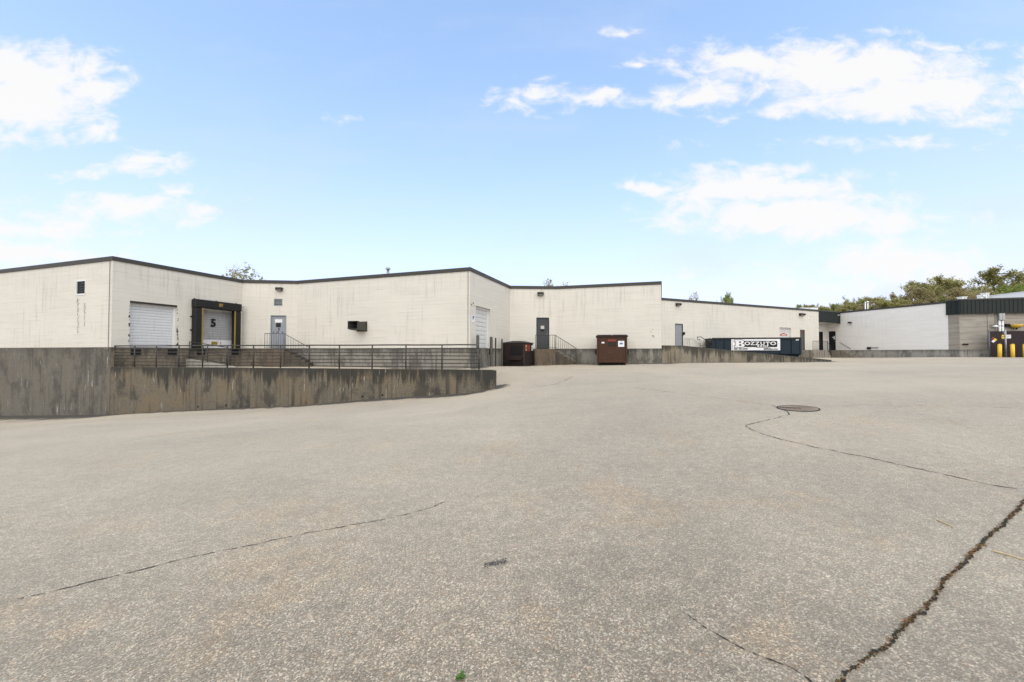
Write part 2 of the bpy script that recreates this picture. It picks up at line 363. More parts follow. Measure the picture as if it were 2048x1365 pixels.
class MB:
    def __init__(s): s.v = []; s.f = []; s.u = []; s.r = []
    def face(s, vs, uv=None, rel=None):
        i = len(s.v); s.v += [tuple(v) for v in vs]; s.f.append(tuple(range(i, i+len(vs))))
        s.u.append(uv); s.r.append(rel)
        return s
    def mesh(s, verts, faces):
        i = len(s.v); s.v += [tuple(v) for v in verts]
        for f in faces: s.f.append(tuple(i+k for k in f)); s.u.append(None); s.r.append(None)
        return s
    def box(s, c, d, ax=None, ay=None, az_=None, ch=0):
        """box by centre and full sizes, along given unit axes"""
        ax = Vector(ax or (1, 0, 0)); ay = Vector(ay or (0, 1, 0)); az_ = Vector(az_ or (0, 0, 1)); c = Vector(c)
        h = [x/2 for x in d]
        if not ch:
            vs = [c+ax*h[0]*i+ay*h[1]*j+az_*h[2]*k for i in (-1, 1) for j in (-1, 1) for k in (-1, 1)]
            return s.mesh(vs, [(0, 1, 3, 2), (4, 6, 7, 5), (0, 4, 5, 1), (2, 3, 7, 6), (0, 2, 6, 4), (1, 5, 7, 3)])
        # chamfered box
        vs = []; idx = {}
        for i in (-1, 1):
            for j in (-1, 1):
                for k in (-1, 1):
                    for a in range(3):
                        q = [(h[0]-ch)*i, (h[1]-ch)*j, (h[2]-ch)*k]; q[a] = h[a]*(i, j, k)[a]
                        idx[(i, j, k, a)] = len(vs); vs.append(c+ax*q[0]+ay*q[1]+az_*q[2])
        fs = []
        B = (-1, 1)
        for sg in B:
            fs.append([idx[(sg, a, b_, 0)] for a, b_ in ((-1, -1), (1, -1), (1, 1), (-1, 1))][::sg])
            fs.append([idx[(a, sg, b_, 1)] for a, b_ in ((-1, -1), (-1, 1), (1, 1), (1, -1))][::sg])
            fs.append([idx[(a, b_, sg, 2)] for a, b_ in ((-1, -1), (1, -1), (1, 1), (-1, 1))][::sg])
        for i in B:
            for j in B:
                fs.append([idx[(i, j, -1, 0)], idx[(i, j, 1, 0)], idx[(i, j, 1, 1)], idx[(i, j, -1, 1)]])
                fs.append([idx[(i, -1, j, 0)], idx[(i, 1, j, 0)], idx[(i, 1, j, 2)], idx[(i, -1, j, 2)]])
                fs.append([idx[(-1, i, j, 1)], idx[(1, i, j, 1)], idx[(1, i, j, 2)], idx[(-1, i, j, 2)]])
                for k in B: fs.append([idx[(i, j, k, a)] for a in range(3)])
        return s.mesh(vs, fs)
    def tube(s, pts, r, n=8, r2=None, cap=True):
        pts = [Vector(p) for p in pts]; base = len(s.v); m = len(pts)
        up = None
        for i, p in enumerate(pts):
            t = (pts[min(i+1, m-1)]-pts[max(i-1, 0)]).normalized()
            a = Vector((0, 0, 1)) if abs(t.z) < .9 else Vector((1, 0, 0))
            if up is not None: a = up
            x = (a - t*a.dot(t)).normalized(); up = x; y = t.cross(x)
            rr = r if r2 is None else r+(r2-r)*i/(m-1)
            for k in range(n):
                an = 2*math.pi*k/n; s.v.append(tuple(p+x*rr*math.cos(an)+y*rr*math.sin(an)))
        for i in range(m-1):
            for k in range(n):
                a, b_ = base+i*n+k, base+i*n+(k+1) % n
                s.f.append((a, b_, b_+n, a+n)); s.u.append(None); s.r.append(None)
        if cap:
            s.f.append(tuple(base+k for k in range(n))[::-1]); s.u.append(None); s.r.append(None)
            s.f.append(tuple(base+(m-1)*n+k for k in range(n))); s.u.append(None); s.r.append(None)
        return s
    def data(s, name, m, world=None, fix=True):
        inv = world.inverted() if world else None
        vs = [tuple(inv @ Vector(v)) for v in s.v] if inv else s.v
        me = bpy.data.meshes.new(name); me.from_pydata(vs, [], s.f)
        if any(s.u):
            for nm, src in (('metres', s.u), ('below_top', s.r)):
                L = me.uv_layers.new(name=nm); k = 0
                for fi, f in enumerate(s.f):
                    for j in range(len(f)):
                        L.data[k].uv = src[fi][j] if src[fi] else (0, 1); k += 1
        if fix:
            import bmesh
            bm = bmesh.new(); bm.from_mesh(me)
            bmesh.ops.remove_doubles(bm, verts=bm.verts, dist=1e-5)
            bmesh.ops.recalc_face_normals(bm, faces=bm.faces); bm.to_mesh(me); bm.free()
        me.materials.append(m)
        return me
    def build(s, name, m, parent=None, smooth=False, fix=True):
        me = s.data(name, m, wm(parent) if parent else None, fix)
        if smooth:
            for p in me.polygons: p.use_smooth = True
        o = bpy.data.objects.new(name, me); COL.objects.link(o)
        if parent: o.parent = parent; WM[o.name] = wm(parent)
        return o
def inst(me, name, parent, loc_world, axes=None):
    o = bpy.data.objects.new(name, me); COL.objects.link(o); o.parent = parent
    L = Matrix.Translation(Vector(loc_world))
    if axes: L = L @ Matrix([[axes[0][i], axes[1][i], axes[2][i]] for i in range(3)]).to_4x4()
    o.matrix_local = wm(parent).inverted() @ L
    WM[o.name] = L
    return o

def text_mesh(body, size, m, origin, ax, az_, parent, name='lettering', align='CENTER', depth=.003, sx=1.0, bold=0.0, slant=0.0):
    cu = bpy.data.curves.new('txt', 'FONT'); cu.body = body; cu.size = size; cu.align_x = align; cu.align_y = 'CENTER'
    cu.extrude = depth; cu.offset = bold; cu.resolution_u = 3; cu.shear = slant
    tmp = bpy.data.objects.new('txt', cu); COL.objects.link(tmp)
    dg = bpy.context.evaluated_depsgraph_get(); dg.update()
    me = bpy.data.meshes.new_from_object(tmp.evaluated_get(dg))
    bpy.data.objects.remove(tmp); bpy.data.curves.remove(cu)
    ax = Vector(ax); az_ = Vector(az_); nn = ax.cross(az_); o3 = Vector(origin)
    inv = wm(parent).inverted() if parent else Matrix.Identity(4)
    for v in me.vertices: v.co = inv @ (o3+ax*(v.co.x*sx)+az_*v.co.y+nn*v.co.z)
    me.materials.clear(); me.materials.append(m); me.name = name
    o = bpy.data.objects.new(name, me); COL.objects.link(o)
    if parent: o.parent = parent; WM[o.name] = wm(parent)
    return o

# ------------------------------------------------------------------ plan of the place
RZ, FZ = EYE+4.54, EYE+.24             # coping top, floor level (foot of the painted blockwork)
def corner(px, py): return at_z(px, py, RZ).xy
cA1 = corner(226, 513); cA0 = corner(0, 540)
cB1 = corner(485, 560); cC1 = corner(595, 562); cD1 = corner(940, 535); cE1 = corner(1020, 572)
cF1 = corner(1112, 573); cG1 = corner(1322, 563)
cH0 = corner(1322.4, 596); cH1 = corner(1637, 620)
cI0 = corner(1680, 624); cI1 = corner(1893, 603)
cA_far = cA1+(cA0-cA1).normalized()*44

class Wall:
    def __init__(s, p0, p1):
        s.p0 = Vector(p0); s.p1 = Vector(p1); s.len = (s.p1-s.p0).length
        s.d = (s.p1-s.p0).normalized(); s.n = Vector((s.d.y, -s.d.x))
        s.d3 = Vector((*s.d, 0)); s.n3 = Vector((*s.n, 0))
    def px(s, px, py, off=0):
        r = ray(px, py); q = s.p0+s.n*off
        k = q.dot(s.n)/r.xy.dot(s.n)
        return (r.xy*k-s.p0).dot(s.d), EYE+r.z*k
    def pt(s, u, z, off=0):
        q = s.p0+s.d*u+s.n*off
        return Vector((q.x, q.y, z))
    def box(s, mb, u0, u1, z0, z1, o0, o1, ch=0):
        return mb.box(s.pt((u0+u1)/2, (z0+z1)/2, (o0+o1)/2), (u1-u0, abs(o1-o0), z1-z0), s.d3, s.n3, ch=ch)

def offset_poly(pts, d, closed=False):
    out = []; n = len(pts)
    for i, p in enumerate(pts):
        ds = []
        if i > 0 or closed: ds.append((p-pts[i-1]).normalized())
        if i < n-1 or closed: ds.append((pts[(i+1) % n]-p).normalized())
        ns = [Vector((t.y, -t.x)) for t in ds]
        if len(ns) == 1: out.append(p+ns[0]*d)
        else:
            b = (ns[0]+ns[1]).normalized(); out.append(p+b*(d/max(.35, b.dot(ns[0]))))
    return out

def wall_mesh(w, i0, i1, z0, z1, holes, m, parent, name='wall', uoff=0, off=0):
    """front sheet with openings and reveals, back sheet, ends; i0,i1 are the mitred inner corners"""
    mb = MB(); L = w.len
    bu0 = (i0-w.p0).dot(w.d); bu1 = (i1-w.p0).dot(w.d); th = -(i0-w.p0).dot(w.n)
    us = sorted({0, L, *[h[k] for h in holes for k in (0, 1)]}); zs = sorted({z0, z1, *[h[k] for h in holes for k in (2, 3)]})
    def hole(u, z): return any(h[0] < u < h[1] and h[2] < z < h[3] for h in holes)
    def bk(u): return bu0 if u == 0 else (bu1 if u == L else u)
    def Q(vs):
        mb.face([v for v, _ in vs], [(u[0]+uoff, u[1]) for _, u in vs], [(u[0], z1-u[1]) for _, u in vs])
    for a, b in zip(us, us[1:]):
        for c, d in zip(zs, zs[1:]):
            if hole((a+b)/2, (c+d)/2): continue
            Q([(w.pt(u, z, off), (u, z)) for u, z in ((a, c), (b, c), (b, d), (a, d))])
            Q([(w.pt(bk(u), z, -th), (u, z)) for u, z in ((a, c), (a, d), (b, d), (b, c))])
    for h in holes:
        a, b, c, d = h[:4]
        for (u, z), (u2, z2) in (((a, c), (a, d)), ((a, d), (b, d)), ((b, d), (b, c)), ((b, c), (a, c))):
            if z == z2 == z0: continue
            Q([(w.pt(u, z, off), (u, z)), (w.pt(u2, z2, off), (u2, z2)), (w.pt(u2, z2, -th), (u2+.2, z2+.1)), (w.pt(u, z, -th), (u+.2, z+.1))])
    for u in (0, L): Q([(w.pt(u, z0, off), (u, z0)), (w.pt(u, z1, off), (u, z1)), (w.pt(bk(u), z1, -th), (u+th, z1)), (w.pt(bk(u), z0, -th), (u+th, z0))])
    for z in (z0, z1):
        for a, b in zip(us, us[1:]):
            if z == z0 and hole((a+b)/2, z0+.01): continue
            Q([(w.pt(a, z, off), (a, z)), (w.pt(b, z, off), (b, z)), (w.pt(bk(b), z, -th), (b, z+.1)), (w.pt(bk(a), z, -th), (a, z+.1))])
    return mb.build(name, m, parent)

def band(pts, o_out, o_in, z0, z1, m, parent, name, uoff=0, ends=True):
    """one solid band per segment along a polyline; returns the objects"""
    po = offset_poly(pts, o_out); pi_ = offset_poly(pts, -o_in); objs = []
    for i in range(len(pts)-1):
        a, b, c, d = po[i], po[i+1], pi_[i+1], pi_[i]
        zz = z0[i] if hasattr(z0, '__len__') else z0
        L = (pts[i+1]-pts[i]).length
        mb = MB()
        def Q(ps, uv): mb.face(ps, [(x+uoff+i*7.3, y) for x, y in uv], [(x, z1-y) for x, y in uv])
        V = lambda p, z: (p.x, p.y, z)
        Q([V(a, zz), V(b, zz), V(b, z1), V(a, z1)], [(0, zz), (L, zz), (L, z1), (0, z1)])
        Q([V(d, zz), V(d, z1), V(c, z1), V(c, zz)], [(0, zz), (0, z1), (L, z1), (L, zz)])
        Q([V(a, z1), V(b, z1), V(c, z1), V(d, z1)], [(0, z1), (L, z1), (L, z1-.2), (0, z1-.2)])
        Q([V(a, zz), V(d, zz), V(c, zz), V(b, zz)], [(0, zz), (0, zz-.1), (L, zz-.1), (L, zz)])
        Q([V(a, zz), V(a, z1), V(d, z1), V(d, zz)], [(0, zz), (0, z1), (-.2, z1), (-.2, zz)])
        Q([V(b, zz), V(c, zz), V(c, z1), V(b, z1)], [(L, zz), (L+.2, zz), (L+.2, z1), (L, z1)])
        objs.append(mb.build(name, m, parent))
    return objs

def poly_sheet(pts, z, m, parent, name, th=.1):
    mb = MB(); n = len(pts)
    mb.mesh([(p.x, p.y, z) for p in pts]+[(p.x, p.y, z-th) for p in pts],
            [tuple(range(n)), tuple(range(2*n-1, n-1, -1))]+[(i, n+i, n+(i+1) % n, (i+1) % n) for i in range(n)])
    return mb.build(name, m, parent)

wA, wB, wC, wD = Wall(cA_far, cA1), Wall(cA1, cB1), Wall(cB1, cC1), Wall(cC1, cD1)
wE, wF, wG = Wall(cD1, cE1), Wall(cE1, cF1), Wall(cF1, cG1)
wH = Wall(cH0, cH1)
wI = Wall(cI0+(cI0-cI1).normalized()*1.55, cI0+(cI1-cI0).normalized()*((cI1-cI0).length+.85))
RET_END = at_y(990, HOR, 15.6).xy
wR = Wall(cA1, RET_END); RT = EYE-.69
wR2 = Wall(cG1, cG1+wH.d*18.6)
_u = wR2.px(1663, 720)[0]; wR2 = Wall(cG1, cG1+wH.d*_u)
JD = Vector((math.cos(R(-15)), math.sin(R(-15))))
wJ = Wall(wI.p1, wI.p1+JD*24)

# ------------------------------------------------------------------ ground: heights read from where walls meet it
CP = [(0, 0, 0), (0, 4, 0), (-5, 3, -.10), (6, 3, .12), (-12, 4, -.45), (15, 6, .55), (5.4, 7.5, .30), (-12, 11, -.70), (3, 14, .22), (20, 15, .72),
      (-40, 8, -2.6), (45, 8, .95), (0, -15, -.2), (60, 30, 1.1), (-30, -12, -1.4), (30, -12, .5), (-60, 30, -3.2), (30, 27, .74), (45, 26, .95)]
def g_at(w, px, py, off=0):
    u, z = w.px(px, py, off); p = w.pt(u, z, off); CP.append((p.x, p.y, z))
for px, py in ((0, 832), (110, 831), (222, 829)): g_at(wA, px, py)
for px, py in ((400, 820), (600, 811), (800, 795), (960, 783), (990, 776)): g_at(wR, px, py)
g_at(wD, 940, 737); g_at(wE, 1018, 733); g_at(wF, 1110, 729); g_at(wG, 1225, 727.6); g_at(wG, 1320, 727)
for px, py in ((1400, 726), (1500, 725.3), (1600, 724.8), (1660, 724)): g_at(wR2, px, py, .1)
for px, py in ((1690, 716), (1800, 715.5), (1905, 714.5)): g_at(wI, px, py)
g_at(wJ, 1978, 715); g_at(wH, 1625, 715.5)
for X, Y, Z in ((16.5, 33.2, .82), (20, 33.6, .78), (23.2, 33.6, .72)): CP.append((X, Y, Z))
for X, Y, Z in ((6.2, 24.4, .545), (1.0, 25.4, .46), (3.5, 22.5, .44), (9.0, 22.5, .56)): CP.append((X, Y, Z))
cp = np.array(CP); _n = len(cp)
def _tps(r2): return np.where(r2 > 1e-9, r2*np.log(np.maximum(r2, 1e-9)), 0)*.5
_A = np.zeros((_n+3, _n+3)); _d = cp[:, None, :2]-cp[None, :, :2]
_A[:_n, :_n] = _tps((_d**2).sum(-1))+np.eye(_n)*.03
_A[:_n, _n] = 1; _A[:_n, _n+1:] = cp[:, :2]; _A[_n, :_n] = 1; _A[_n+1:, :_n] = cp[:, :2].T
_w = np.linalg.solve(_A, np.concatenate([cp[:, 2], np.zeros(3)]))
def sst(x, a, b):
    t = np.clip((x-a)/(b-a), 0, 1); return t*t*(3-2*t)
def ground_np(X, Y):
    X = np.asarray(X, float); Y = np.asarray(Y, float); sh = X.shape; x = X.ravel(); y = Y.ravel()
    out = np.zeros(len(x))
    for i in range(0, len(x), 20000):
        xx, yy = x[i:i+20000], y[i:i+20000]
        r2 = (xx[:, None]-cp[None, :, 0])**2+(yy[:, None]-cp[None, :, 1])**2
        out[i:i+20000] = _tps(r2) @ _w[:_n]+_w[_n]+_w[_n+1]*xx+_w[_n+2]*yy
    far = sst(np.hypot(x-5, y-15), 45, 80)
    out = np.clip(out, -3.5, 2.0)*(1-far)+.6*far
    out += sst(y, 58, 105)*sst(x, 5, 60)*5.0
    return out.reshape(sh)
def ground(x, y): return float(ground_np(np.array([x]), np.array([y]))[0])
def gpt(px, py, lift=0):
    d = ray(px, py); k0 = .5; 
    ks = np.linspace(.8, 60, 1500); z = EYE+d.z*ks-ground_np(d.x*ks, d.y*ks)
    i = int(np.argmax(z < 0))
    a = z[i-1]/(z[i-1]-z[i]) if i else 0; k = ks[i-1]+(ks[i]-ks[i-1])*a
    return Vector((d.x*k, d.y*k, EYE+d.z*k+lift))

def axis(lo, hi, step, far):
    a = list(np.arange(lo, hi, step)); s = step; x = a[-1]
    while x < far: s *= 1.35; x += s; a.append(x)
    s = step; x = a[0]; pre = []
    while x > -far: s *= 1.35; x -= s; pre.append(x)
    return np.array(pre[::-1]+a)
gx, gy = axis(-32, 46, .3, 900), axis(-1.5, 48, .3, 1200)
GX, GY = np.meshgrid(gx, gy); GZ = ground_np(GX, GY)
def seg_dist(X, Y, a, b):
    ax, ay = a; dx_, dy_ = b[0]-a[0], b[1]-a[1]; t = np.clip(((X-ax)*dx_+(Y-ay)*dy_)/(dx_**2+dy_**2), 0, 1)
    return np.hypot(X-ax-t*dx_, Y-ay-t*dy_)
dirt_shade = np.zeros_like(GX)  # darkening by wall distance: grime plus painted contact shade
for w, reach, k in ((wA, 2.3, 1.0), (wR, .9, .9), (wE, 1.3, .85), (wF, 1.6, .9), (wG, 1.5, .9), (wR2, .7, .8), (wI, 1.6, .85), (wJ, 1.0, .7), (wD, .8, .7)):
    dirt_shade = np.maximum(dirt_shade, k*(1-np.clip(seg_dist(GX, GY, w.p0, w.p1)/reach, 0, 1)))
gm = bpy.data.meshes.new('ground'); ny, nx = GX.shape
verts = np.stack([GX, GY, GZ], -1).reshape(-1, 3)
ii = (np.arange(ny-1)[:, None]*nx+np.arange(nx-1)[None, :]).ravel()
faces = np.stack([ii, ii+1, ii+nx+1, ii+nx], -1)
gm.from_pydata(verts.tolist(), [], faces.tolist())
at_ = gm.attributes.new('dirt_shade', 'FLOAT', 'POINT'); at_.data.foreach_set('value', dirt_shade.ravel().astype(np.float32))
mead = np.maximum(sst(GY, 62, 70), np.maximum(sst(GX, 75, 85), sst(-GX, 70, 85)))
at_ = gm.attributes.new('meadow', 'FLOAT', 'POINT'); at_.data.foreach_set('value', mead.ravel().astype(np.float32))
for p in gm.polygons: p.use_smooth = True
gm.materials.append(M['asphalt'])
GROUND = bpy.data.objects.new('ground', gm); COL.objects.link(GROUND)
tag(GROUND, 'wide worn asphalt yard with pale exposed aggregate', 'asphalt', kind='structure')

# ------------------------------------------------------------------ main warehouse
HOUSE = thing('warehouse', 'long cream painted block warehouse with stepped walls and loading docks', 'warehouse', (-5, 30, .5))
TH = .28
back1 = cH0+Vector((.33, .944))*26; back2 = cA_far+Vector((.33, .944))*36
poly = [cA_far, cA1, cB1, cC1, cD1, cE1, cF1, cG1, cH0]
inner = offset_poly(poly+[back1, back2], -TH, True)
walls = [wA, wB, wC, wD, wE, wF, wG, Wall(cG1, cH0)]
def rect(w, x0, y0, x1, y1, floor=True, zb=None):
    ym = (y0 if not hasattr(y0, '__len__') else y0[0])
    u0, za = w.px(x0, ym); u1, zb_ = w.px(x1, y0 if not hasattr(y0, '__len__') else y0[1])
    z1 = (za+zb_)/2; z0 = FZ if floor else (w.px(x0, y1)[1]+w.px(x1, y1)[1])/2
    return (u0, u1, z0, z1)
h_vent = rect(wA, 154, 563, 171, 588, False)
h_dock1 = rect(wB, 260, (602, 611), 355, 700)
h_dock5 = rect(wB, 400, (616, 622), 473, 700)
h_door5 = rect(wC, 541, 631, 573, 700)
h_louv = rect(wC, 548, 598, 565, 612, False)
h_dockE = rect(wE, 951.5, (611.5, 619.5), 981, 700)
h_doorF = rect(wF, 1072.5, 635.5, 1098.5, 700)
holes = {0: [h_vent], 1: [h_dock1, h_dock5], 2: [h_door5, h_louv], 4: [h_dockE], 5: [h_doorF]}
for i, w in enumerate(walls):
    wall_mesh(w, inner[i], inner[i+1], FZ, RZ-.03, holes.get(i, []), M['white'], HOUSE, 'wall', i*11.7)
bw = [Wall(cH0, back1), Wall(back1, back2), Wall(back2, cA_far)]
for k, w in enumerate(bw):
    i = 8+k; wall_mesh(w, inner[i], inner[(i+1) % 11], FZ-3.5, RZ-.03, [], M['white'], HOUSE, 'wall', k*9)
band([cA_far, cA1], .02, TH-.02, -3.6, FZ-.002, M['found_a'], HOUSE, 'foundation')
for k, o in enumerate(band([cA1, cB1, cC1, cD1, cE1, cF1, cG1, cH0], .02, TH-.02, -2.6, FZ-.002, M['found'], HOUSE, 'foundation', 20)):
    if k in (0, 1, 4): o.data.materials[0] = M['found_b']
cpts = [cA_far, cA1, cB1, cC1, cD1, cE1, cF1, cG1, cH0]
band(cpts, .045, .32, RZ-.2, RZ, M['coping'], HOUSE, 'coping')
poly_sheet(offset_poly(poly+[back1, back2], -.34, True), RZ-.3, M['roof'], HOUSE, 'roof')

def slat_door(w, h, n, m, rec, parent, track=M['white_metal'], gap=.006, name='roll_up_door', tw=.09):
    u0, u1, z0, z1 = h
    fr = MB()
    w.box(fr, u0+.003, u0+tw, z0+.003, z1-.003, -rec+.06, -rec-.05); w.box(fr, u1-tw, u1-.003, z0+.003, z1-.003, -rec+.06, -rec-.05)
    w.box(fr, u0+tw, u1-tw, z1-.12, z1-.003, -rec+.05, -rec-.05)
    d = fr.build(name, track, parent)
    a, b = u0+tw-.02, u1-tw+.02; hh = (z1-.10-z0-.003)/n
    # one slat: slightly crowned profile
    mb = MB(); prof = [(-.006, 0), (.0, .05*hh), (.006, .25*hh), (.008, .55*hh), (.005, .88*hh), (-.004, hh-gap), (-.014, hh-gap), (-.014, 0)]
    L = (b-a); vs = []
    for u in (-L/2, L/2): vs += [(u, y, z) for y, z in prof]
    k = len(prof)
    mb.mesh(vs, [tuple(range(k)), tuple(range(2*k-1, k-1, -1))]+[(i, k+i, k+(i+1) % k, (i+1) % k) for i in range(k)])
    me = mb.data('slat', m)
    ax = (w.d3, w.n3, Vector((0, 0, 1)))
    for i in range(n):
        inst(me, 'slat', d, w.pt((a+b)/2, z0+.003+i*hh, -rec-.02+.004*random.uniform(-1, 1)*.4), ax)
    # dark filler behind the joints
    bk = MB(); w.box(bk, a, b, z0+.004, z1-.1, -rec-.06, -rec-.08); bk.build('backing', M['rail_grey'], d)
    return d

random.seed(4)
d1_ = slat_door(wB, h_dock1, 15, M['door_white'], .2, HOUSE)
bb = MB(); wB.box(bb, h_dock1[0]+.004, h_dock1[1]-.004, h_dock1[3]-.09, h_dock1[3]-.004, -.02, -.14); bb.build('lintel', M['lamp_body'], HOUSE)
d5_ = slat_door(wB, h_dock5, 16, M['door_old'], .12, HOUSE, M['door_pale'])
u0, u1, z0, z1 = h_dock5
bb = MB(); wB.box(bb, u0+.07, u1-.07, z0+.01, z0+.48, -.095, -.125); bb.build('bottom_bar', M['door_pale'], d5_)
for k in range(4):
    bb = MB(); wB.box(bb, u0+.72+k*.09, u0+.80+k*.09, z0+.20, z0+.38, -.088, -.096); bb.build('hazard_sticker', M['yellow_dull'], d5_)
for k in range(3):
    bb = MB(); wB.box(bb, u0+.80+k*.09, u0+.81+k*.09, z0+.19, z0+.39, -.085, -.097); bb.build('hazard_stripe', M['ink'], d5_)
bb = MB(); wB.box(bb, u0+1.25, u0+1.28, z0+.2, z0+.38, -.088, -.096); bb.build('hazard_stripe', M['ink'], d5_)
uu, zz = wB.px(429, 647)
text_mesh('5', .62, M['ink'], wB.pt(uu, zz, -.088), wB.d3, (0, 0, 1), d5_, 'door_number', bold=.022, depth=.004)
dE_ = slat_door(wE, h_dockE, 9, M['door_pale'], .2, HOUSE, gap=.012)
bb = MB(); ue, ze = wE.px(957, 639)
wE.box(bb, ue-.05, ue+.05, ze-.05, ze+.05, -.182, -.2); bb.build('handle', M['ink'], dE_)

def man_door(w, h, mfr, mdr, parent, hand=1, rec=.07, window=None, name='door'):
    u0, u1, z0, z1 = h; fw = .05
    fr = MB()
    w.box(fr, u0+.003, u0+fw, z0+.003, z1-.003, -.01, -rec-.09); w.box(fr, u1-fw, u1-.003, z0+.003, z1-.003, -.01, -rec-.09)
    w.box(fr, u0+fw, u1-fw, z1-fw, z1-.003, -.01, -rec-.09)
    d = MB(); w.box(d, u0+fw+.004, u1-fw-.004, z0+.012, z1-fw-.004, -rec, -rec-.045)
    do = d.build(name, mdr, parent); fr.build('frame', mfr, do)
    hx = u1-fw-.08 if hand > 0 else u0+fw+.08
    k = MB(); k.tube([w.pt(hx, z0+1.0, -rec), w.pt(hx, z0+1.0, -rec+.06)], .018, 8)
    k.tube([w.pt(hx+.005, z0+1.0, -rec+.055), w.pt(hx-.11*hand, z0+1.0, -rec+.055)], .011, 6); k.build('handle', M['galv'], do)
    k = MB(); k.tube([w.pt(hx, z0+1.15, -rec), w.pt(hx, z0+1.15, -rec+.02)], .022, 8); k.build('lock', M['galv'], do)
    for zz_ in (.25, 1.1, 1.9):
        hg = MB(); hh_ = u0+fw if hand > 0 else u1-fw
        w.box(hg, hh_-.012, hh_+.012, z0+zz_-.05, z0+zz_+.05, -rec+.012, -rec-.01); hg.build('hinge', mfr, do)
    return do
d5 = man_door(wC, h_door5, M['door_grey'], M['door_grey'], HOUSE)
def on_door(w, x0, y0, x1, y1, m, parent, name, off=-.066, th=.008):
    a, b = w.px(x0, y0, off), w.px(x1, y1, off)
    mb = MB(); w.box(mb, a[0], b[0], b[1], a[1], off, off-th); return mb.build(name, m, parent)
on_door(wC, 550, 639, 564.5, 645.5, M['sign'], d5, 'notice')
on_door(wC, 552, 646.5, 561.5, 655, M['glass'], d5, 'window_pane')
uu, zz = wC.px(557, 659)
text_mesh('5', .23, M['ink'], wC.pt(uu, zz, -.064), wC.d3, (0, 0, 1), d5, 'door_number', bold=.008)
for x in (546.5, 554, 557, 564.5): on_door(wC, x-.6, 663, x+.5, 667.5, M['ink'], d5, 'slot', -.064)
mb = MB(); u0, u1, z0, z1 = h_louv
wC.box(mb, u0+.003, u0+.04, z0+.003, z1-.003, .012, -.1); wC.box(mb, u1-.04, u1-.003, z0+.003, z1-.003, .012, -.1); wC.box(mb, u0+.04, u1-.04, z0+.003, z0+.03, .011, -.1); wC.box(mb, u0+.04, u1-.04, z1-.03, z1-.003, .011, -.1)
lv = mb.build('louver', M['door_grey'], HOUSE)
mb = MB(); wC.box(mb, u0+.005, u1-.005, z0+.005, z1-.005, -.12, -.14); mb.build('backing', M['white_metal'], lv)
for k in range(5):
    mb = MB(); zc = z0+.04+(z1-z0-.08)*k/4
    mb.box(wC.pt((u0+u1)/2, zc, -.03), (u1-u0-.08, .09, .022), wC.d3, (wC.n3*.8-Vector((0, 0, .6))).normalized(), (wC.n3*.6+Vector((0, 0, .8))).normalized())
    mb.build('louver_blade', M['door_grey'], lv)
dF = man_door(wF, h_doorF, M['door_dark'], M['door_dark'], HOUSE)
on_door(wF, 1081.5, 652, 1088.5, 658.5, M['lens'], dF, 'notice')
mb = MB(); a = wF.px(1085, 661.5, -.06); wF.box(mb, a[0]-.13, a[0]+.13, a[1]-.06, a[1]+.10, -.06, -.072, .005)
mb.build('torn_notice', M['ink'], dF)
# the damaged wall vent in the left wall
u0, u1, z0, z1 = h_vent
mb = MB(); fw = .035
wA.box(mb, u0-fw, u0+.003, z0-fw, z1+fw, .02, -.05); wA.box(mb, u1-.003, u1+fw, z0-fw, z1+fw, .02, -.05)
wA.box(mb, u0, u1, z0-fw*2, z0+.003, .022, -.05); wA.box(mb, u0, u1, z1-.003, z1+fw, .021, -.05)
vt = mb.build('wall_vent', M['white_metal'], HOUSE)
mb = MB(); wA.box(mb, u0, u1, z0, z1, -.02, -.07); mb.build('backing', M['ink'], vt)
for k, (q0, q1, tilt) in enumerate(((.45, 1.0, .1), (.5, .95, -.12), (.42, 1.0, .06), (.5, .9, .15))):
    mb = MB(); zc = z0+(z1-z0)*(.18+.2*k)
    dd_ = (wA.d3+Vector((0, 0, tilt*.5))).normalized()
    mb.box(wA.pt(u0+(u1-u0)*(q0+q1)/2, zc, -.01), ((u1-u0)*(q1-q0), .05, .03), dd_, wA.n3, dd_.cross(wA.n3))
    mb.build('louver_blade', M['rail'], vt)
random.seed(14); mb = MB()
for xs, ya, yb, n in ((156, 596, 666, 130), (169.5, 607, 652, 60)):
    for k in range(n):
        q = random.random()**1.2; u, z = wA.px(xs+random.gauss(0, 1.0), ya+(yb-ya)*q); s_ = random.uniform(.010, .034)
        mb.face([wA.pt(u+s_*.8*math.cos(a_)*random.uniform(.4, 1), z+s_*math.sin(a_)*random.uniform(.4, 1), .004+k*2e-5) for a_ in (0, 1.1, 2.2, 3.3, 4.4, 5.4)])
tag(mb.build('peeling_paint', M['mortar'], HOUSE, fix=False), kind='stuff')
# broken masonry round dock 1
random.seed(9)
u0, u1, z0, z1 = h_dock1
for sd, n in ((u0, 14), (u1, 22)):
    for k in range(n):
        zc = z0+.12+(z1-z0-.3)*random.random(); s_ = random.uniform(.025, .085)
        mb = MB(); pts = []
        for a in range(7):
            an = 2*math.pi*a/7; rr = s_*random.uniform(.3, 1.1)
            pts.append((rr*.75*math.cos(an), rr*math.sin(an)*1.2))
        c0 = sd+(-.012 if sd == u0 else random.uniform(.0, .05))
        vs = [wB.pt(c0+p[0], zc+p[1], .006) for p in pts]+[wB.pt(c0+p[0], zc+p[1], -.03) for p in pts]
        mb.mesh(vs, [tuple(range(7)), tuple(range(13, 6, -1))]+[(i, 7+i, 7+(i+1) % 7, (i+1) % 7) for i in range(7)])
        mb.build('chipped_block', M['mortar'], HOUSE)
